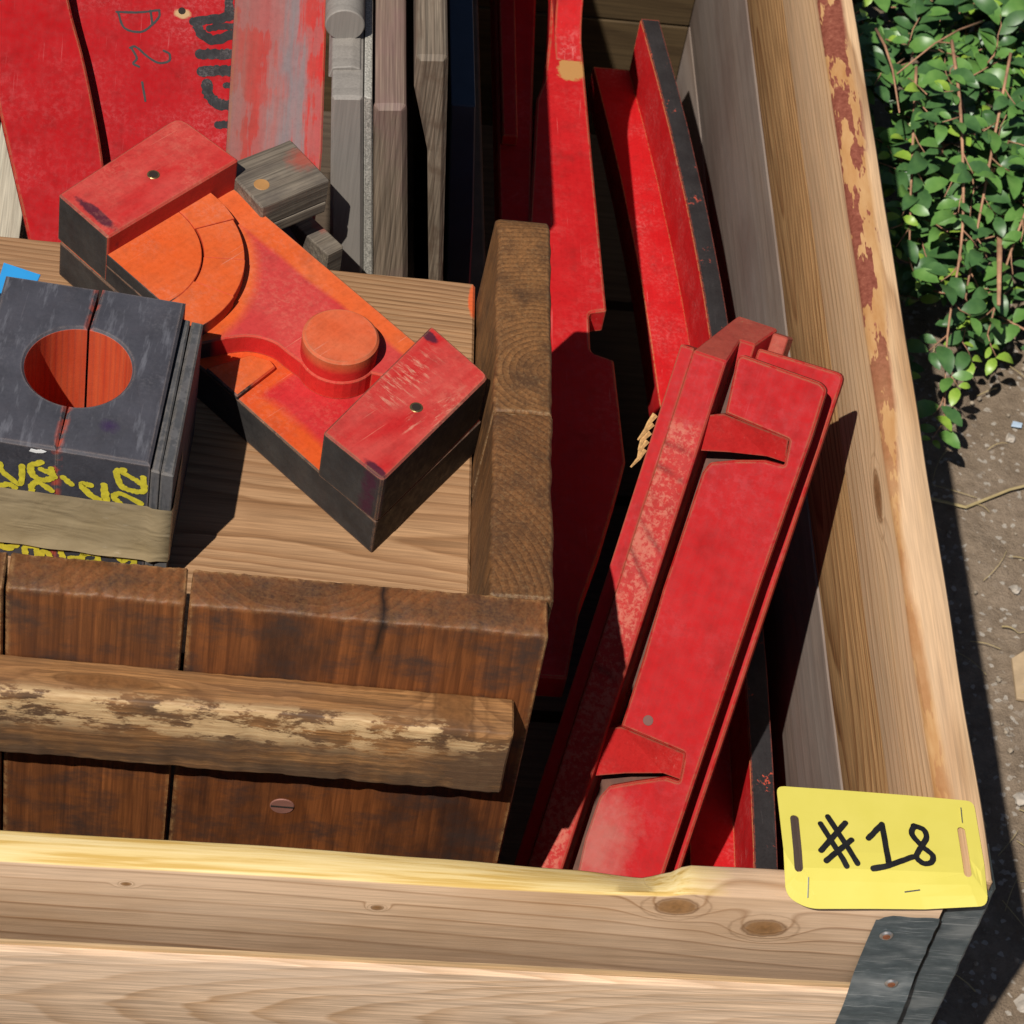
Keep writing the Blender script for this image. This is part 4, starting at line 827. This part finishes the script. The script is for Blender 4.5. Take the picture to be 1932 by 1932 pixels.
# ------------------------------------------------------------------ yellow tag on the corner
tg = thing('numbered_tag', 'yellow plastic tag marked #18 stapled over the crate corner', 'tag', Matrix.Translation((0, 0, 0.5515)))
outl = fillet([(-98.5, 69), (22, 66), (22.8, -5), (-84, -8.8), (-98, -3)], [5, 5, 6, 8, 8], 5)
bm = NB()
def slot(a, b, w_):
    a = Vector(a); b = Vector(b); d = (b - a).normalized(); n_ = Vector((-d.y, d.x)); out = []
    for k in range(9): t = math.pi * k / 8; out.append(tuple(b - d * w_ / 2 + (n_ * math.cos(t) + d * math.sin(t)) * w_ / 2))
    for k in range(9): t = math.pi * k / 8; out.append(tuple(a + d * w_ / 2 + (-n_ * math.cos(t) - d * math.sin(t)) * w_ / 2))
    return out
loops = [outl, slot((-89.9, 9.5), (-89.6, 48.5), 5.2), slot((11.7, 11.5), (11.5, 46.5), 4.8)]; edges = []
for lp_ in loops:
    v_ = [bm.verts.new((x * .001, y * .001, 0)) for x, y in lp_]
    edges += [bm.edges.new((v_[i], v_[(i + 1) % len(v_)])) for i in range(len(v_))]
bmesh.ops.triangle_fill(bm, use_beauty=True, use_dissolve=False, edges=edges)
bmesh.ops.subdivide_edges(bm, edges=[e for e in bm.edges if e.calc_length() > .012], cuts=2, use_grid_fill=True)
def tag_z(x, y):   # bowed sheet, front edge bent down over the board
    z = 0.0012 * math.sin((x + .1) * 22) - 0.012 * max(0, (0.018 - y) / .026) ** 1.6 * (1 if x < 0.004 else 0.6)
    return z
bmesh.ops.triangulate(bm, faces=bm.faces[:])
for v in bm.verts: v.co.z += tag_z(v.co.x, v.co.y)
bmesh.ops.recalc_face_normals(bm, faces=bm.faces)
bmesh.ops.solidify(bm, geom=bm.faces[:], thickness=0.0006)
part('sheet', bm, m_tag, tg)
lets = strokes('letter', [[[(-74.4, 42.5), (-61.5, 13.8)], [(-69.5, 47.8), (-55, 15.8)], [(-76, 23.4), (-59.4, 43.9)], [(-73.5, 16.5), (-56.9, 31.9)]], [[(-46.5, 33.7), (-37.2, 44.3)], [(-37.2, 44.3), (-36.1, 17)],
    [(-45.7, 13), (-36.3, 15.4), (-20.9, 22.3)]], [[(-17.6, 44.6), (-19.6, 38.5), (-14.5, 30.3), (-8.8, 24.2), (-10.2, 19.3), (-15, 18.1), (-18.8, 22.5), (-14.6, 30.4), (-10.9, 37), (-12.5, 42.5), (-18, 44.4)]]], 3.6, MI, m_black_ink, tg, lift=0.75, rag=0.08)
for o in lets:
    for v in o.data.vertices: v.co.z += tag_z(v.co.x, v.co.y)
for (x0, y0, x1, y1) in ((-84.4, 6.5, -84.5, -4), (-27.1, 1.1, -17.8, 2.6), (13.1, 59.9, 12.6, 48.9)):
    a = Vector((x0, y0, 0)) * .001; b = Vector((x1, y1, 0)) * .001
    pts = [a.lerp(b, k / 4) for k in range(5)]
    for p in pts: p.z = tag_z(p.x, p.y) + 0.0009
    part('staple', tube(NB(), pts, .0004, .0004, 5), m_staple, tg)

# ------------------------------------------------------------------ litter on the soil
rs = random.Random(3)
m_stone = plain('pale_stone', (0.38, 0.33, 0.275), 0.85, 0, 0.3, 90); m_chip = plain('wood_chip', (0.42, 0.3, 0.18), 0.85, 0, 0.2, 60); m_straw = plain('dry_straw', (0.4, 0.31, 0.15), 0.8, 0, 0.2, 60)
def pebble(r, sd):
    bm = NB(); bmesh.ops.create_icosphere(bm, subdivisions=2, radius=r)
    for v in bm.verts: v.co *= 1 + 0.7 * noise.noise(v.co * (1.3 / r) + Vector((sd, 0, 0))); v.co.z *= 0.5
    return bm
for k, (x, y, r, lab) in enumerate(((.236, .268, .008, 'largest pale stone on the soil by the crate corner'), (.247, .262, .0045, 'small pale stone beside the largest one'), (.262, .47, .006, 'pale stone on bare soil halfway along the crate'), (.312, .885, .005, 'pale chip of stone below the hanging branch'), (.29, .70, .005, 'whitish stone on soil near the flat wood chip'))):
    o = tag(part('stone', pebble(r, k * 3.1), m_stone), lab, 'stone', 'loose stones on the soil'); o.location = (x, y, r * .35)
o = tag(part('wood_chip', prism(NB(), [(-16, -26), (14, -30), (20, 8), (2, 30), (-14, 18)], 0, 4, 0.0006), m_chip), 'flat tan wood chip lying on the soil', 'wood chip'); o.location = (.288, .60, .002)
o = tag(part('plastic_scrap', prism(NB(), [(-5, -3), (5, -4), (7, 2), (-2, 4)], 0, 1.2, 0.0003), plain('pale_blue_plastic', (0.4, 0.5, 0.62), 0.4)), 'tiny pale blue plastic scrap on the soil', 'scrap'); o.location = (.318, .9, .004)
bm = NB()
for k in range(130):
    x = rs.uniform(.17, .5); y = rs.uniform(.12, 1.0); a = rs.uniform(0, 6.28); L_ = rs.uniform(.012, .05); c_ = rs.uniform(-.3, .3)
    pts = [(x + math.cos(a + c_ * t) * L_ * t, y + math.sin(a + c_ * t) * L_ * t, .004 + .003 * math.sin(t * 3)) for t in (0, .25, .5, .75, 1)]
    tube(bm, pts, rs.uniform(.0003, .0008), .0003, 4)
tag(part('straw', bm, m_straw), 'scattered dry straw on the soil', 'straw', kind='stuff')
bm = NB(); tube(bm, [(.22, .80, .004), (.255, .79, .006), (.30, .815, .007), (.36, .84, .005)], .0016, .0010, 5); tag(part('dry_stalk', bm, m_straw), 'long dry stalk bent across the soil', 'stalk')
bm = NB()
for k in range(300):
    x = rs.uniform(.15, .5); y = rs.uniform(.1, 1.05); r = rs.uniform(.0008, .0030) * (1 if rs.random() < .85 else 1.6)
    p = bmesh.ops.create_icosphere(bm, subdivisions=1, radius=r)
    for v in p['verts']: v.co = v.co * (1 + .3 * noise.noise(v.co * 400 + Vector((k, 0, 0)))) + Vector((x, y, r * .4))
tag(part('gravel', bm, plain('soil_grit', (0.29, 0.235, 0.175), 0.9, 0, 0.4, 90)), 'fine pale grit scattered over the soil', 'grit', kind='stuff')

# ------------------------------------------------------------------ small-leaved evergreen shrub
def leaf_mat(name, a, b, under=(0.12, 0.2, 0.06)):
    g = G(name, 0.40, 0.42); oi = g.nt.nodes.new('ShaderNodeObjectInfo'); n = g.noise(g.obj, 90, 2)
    g.b.inputs['Subsurface Weight'].default_value = 0.0
    return g.out(g.ramp(n, [(0.3, a), (0.7, b)]))
LM = [leaf_mat('leaf_dark', (0.036, 0.095, 0.028), (0.068, 0.15, 0.045)), leaf_mat('leaf_mid', (0.075, 0.18, 0.035), (0.12, 0.24, 0.055)), leaf_mat('leaf_young', (0.17, 0.30, 0.03), (0.26, 0.38, 0.055))]
m_twig = plain('twig_bark', (0.36, 0.19, 0.11), 0.7, 0, 0.4, 60)
def leaf_geo(L_, W_, cup):
    vs = []
    for t, w_ in ((0, .06), (.16, .62), (.4, 1.0), (.64, .97), (.87, .6), (1, .08)):
        z = -cup * 1.2 * (t - .4) ** 2 * L_
        vs += [(t * L_, -w_ * W_ / 2, z + cup * W_ * .22 * w_), (t * L_, 0, z), (t * L_, w_ * W_ / 2, z + cup * W_ * .22 * w_)]
    fs = []
    for k in range(5):
        for j in range(2): a = k * 3 + j; fs.append((a, a + 1, a + 4, a + 3))
    return vs, fs
LG = [leaf_geo(.0250, .0132, .45), leaf_geo(.0225, .0112, .3), leaf_geo(.0275, .0142, .6)]
LMesh = []
for gi, (vs_, fs_) in enumerate(LG):
    for mi in range(3):
        me = bpy.data.meshes.new('leaf'); me.from_pydata(vs_, [], fs_); me.materials.append(LM[mi])
        for p in me.polygons: p.use_smooth = True
        LMesh.append(me)
sh = thing('shrub', 'glossy small-leaved evergreen shrub growing beside the crate', 'shrub', loc=(.32, 1.2, 0))
S0 = Vector((.32, 1.2, 0)); rs = random.Random(21)
def canopy(x, y):
    h = .235 + .05 * noise.noise(Vector((x * 9, y * 9, 0))) + .03 * noise.noise(Vector((x * 23, y * 23, 4)))
    edge = (y - (.965 + .10 * max(0, (.30 - x)) + .02 * noise.noise(Vector((x * 20, 0, 9))))) / .17
    h *= min(1, max(0.0, edge)) ** .45 if edge > 0 else 0
    h *= min(1, max(.25, (x - .02) / .1)) ** .3
    return h
leaves = []; twigs = NB()
def sprig(p, d, n, L_, r, young):
    pts = [p.copy()]; d = d.normalized()
    for k in range(n):
        d = (d + Vector((rs.uniform(-.35, .35), rs.uniform(-.35, .35), rs.uniform(-.25, .2)))).normalized()
        q = pts[-1] + d * L_ / n; pts.append(q)
        for sgn in (-1, 1):
            side = d.cross(Vector((0, 0, 1))); side = side.normalized() if side.length > .1 else Vector((1, 0, 0))
            ld = (side * sgn + d * rs.uniform(.2, .9) + Vector((0, 0, rs.uniform(-.1, .5)))).normalized()
            nz = (Vector((rs.uniform(-.55, .45), rs.uniform(-.75, .25), 1))).normalized()
            yv = nz.cross(ld).normalized(); nz = ld.cross(yv)
            s = rs.uniform(.55, 1.25); mi = 2 if (k >= n - 1 and young) or rs.random() < .05 else (1 if rs.random() < .42 else 0)
            if mi == 2: s *= .68
            m_ = Matrix((ld * s, yv * s, nz * s)).transposed().to_4x4(); m_.translation = q + ld * .0012
            if m_.translation.x > .052: leaves.append((m_, rs.randrange(3), mi))
    tube(twigs, [q - S0 for q in pts], r, r * .55, 4)
for k in range(900):
    x = rs.uniform(.06, .56); y = rs.uniform(.86, 1.78); h = canopy(x, y)
    if h < .02: continue
    lay = rs.random() ** 1.7; z = h * (1 - .5 * lay) - .02
    sprig(Vector((x, y, max(.012, z))), Vector((rs.uniform(-1, 1), rs.uniform(-1.2, .6), rs.uniform(-.1, .8))), 5, rs.uniform(.04, .075), .0009, rs.random() < .5)
# trailing shoots and the branch that hangs over the soil
def shoot(pts, r0, r1):
    P = [Vector(p) for p in smooth_line(pts, 6)]; tube(twigs, [q - S0 for q in P], r0, r1, 6)
    for i in range(2, len(P), 2):
        d = (P[i] - P[i - 2]).normalized(); sprig(P[i], (d + d.cross(Vector((0, 0, 1))) * rs.choice((-1, 1)) * .9 + Vector((0, 0, .15))), 2, .022, .0008, i > len(P) - 6)
shoot([(.225, 1.15, .25), (.222, 1.05, .245), (.226, .96, .19), (.220, .89, .125), (.224, .835, .070)], .0018, .0008)
shoot([(.34, 1.12, .26), (.31, 1.04, .22), (.285, .98, .15), (.272, .93, .09)], .0018, .0008)
shoot([(.28, 1.14, .25), (.262, 1.05, .2), (.25, .97, .13), (.247, .925, .085)], .0016, .0008)
shoot([(.19, 1.12, .24), (.185, 1.03, .2), (.19, .97, .14)], .0016, .0008)
shoot([(.42, 1.14, .25), (.37, 1.05, .20), (.345, .97, .11)], .0018, .0008)
for k in range(20):
    x = rs.uniform(.1, .5); y = rs.uniform(.9, 1.65); h = canopy(x, y); a = rs.uniform(0, 6.28); L_ = rs.uniform(.05, .13)
    pts = [Vector((x + math.cos(a) * L_ * t, y + math.sin(a) * L_ * t, max(.05, h + .004 + .012 * math.sin(t * 3)))) - S0 for t in (0, .3, .6, 1)]
    tube(twigs, pts, rs.uniform(.0010, .0018), .0008, 5)
for k in range(14):                                        # stems rising from the root
    a = rs.uniform(0, 6.28); e = Vector((math.cos(a) * .2, math.sin(a) * .33, .17)); tube(twigs, [Vector((math.cos(a) * .02, math.sin(a) * .02, 0)), e * .5 + Vector((0, 0, .05)), e], .005, .0018, 6)
o = part('stems', twigs, m_twig, sh, smooth=True)
inv = cam.matrix_world.inverted(); f_ = 5500 / 1932
def seen(m_):
    q = inv @ m_.translation
    u_ = .5 + f_ * q.x / -q.z; v_ = .5 - f_ * q.y / -q.z
    return 0 < u_ < 1 and -.01 < v_ < 1
# the leaves that show largest (uppermost, in view) are single leaves, the remainder one mass
order = sorted(range(len(leaves)), key=lambda i: (not seen(leaves[i][0]), -(leaves[i][0].translation.z - canopy(leaves[i][0].translation.x, leaves[i][0].translation.y)) + (0 if leaves[i][0].translation.y > .9 else -.05)))
single = set(order[:298]); T0 = Matrix.Translation(-S0)
vv, ff, mi_ = [], [], []
for i, (m_, gi, mi) in enumerate(leaves):
    if i in single:
        o = bpy.data.objects.new('leaf', LMesh[gi * 3 + mi]); C.objects.link(o); o.parent = sh; o.matrix_local = T0 @ m_
    else:
        b0 = len(vv); vv += [tuple(T0 @ m_ @ Vector(v)) for v in LG[gi][0]]; ff += [tuple(b0 + q for q in f) for f in LG[gi][1]]; mi_ += [mi] * len(LG[gi][1])
me = bpy.data.meshes.new('foliage'); me.from_pydata(vv, [], ff)
for mm in LM: me.materials.append(mm)
me.polygons.foreach_set('material_index', mi_); me.polygons.foreach_set('use_smooth', [True] * len(ff)); me.update()
o = bpy.data.objects.new('foliage', me); C.objects.link(o); o.parent = sh; o['kind'] = 'stuff'
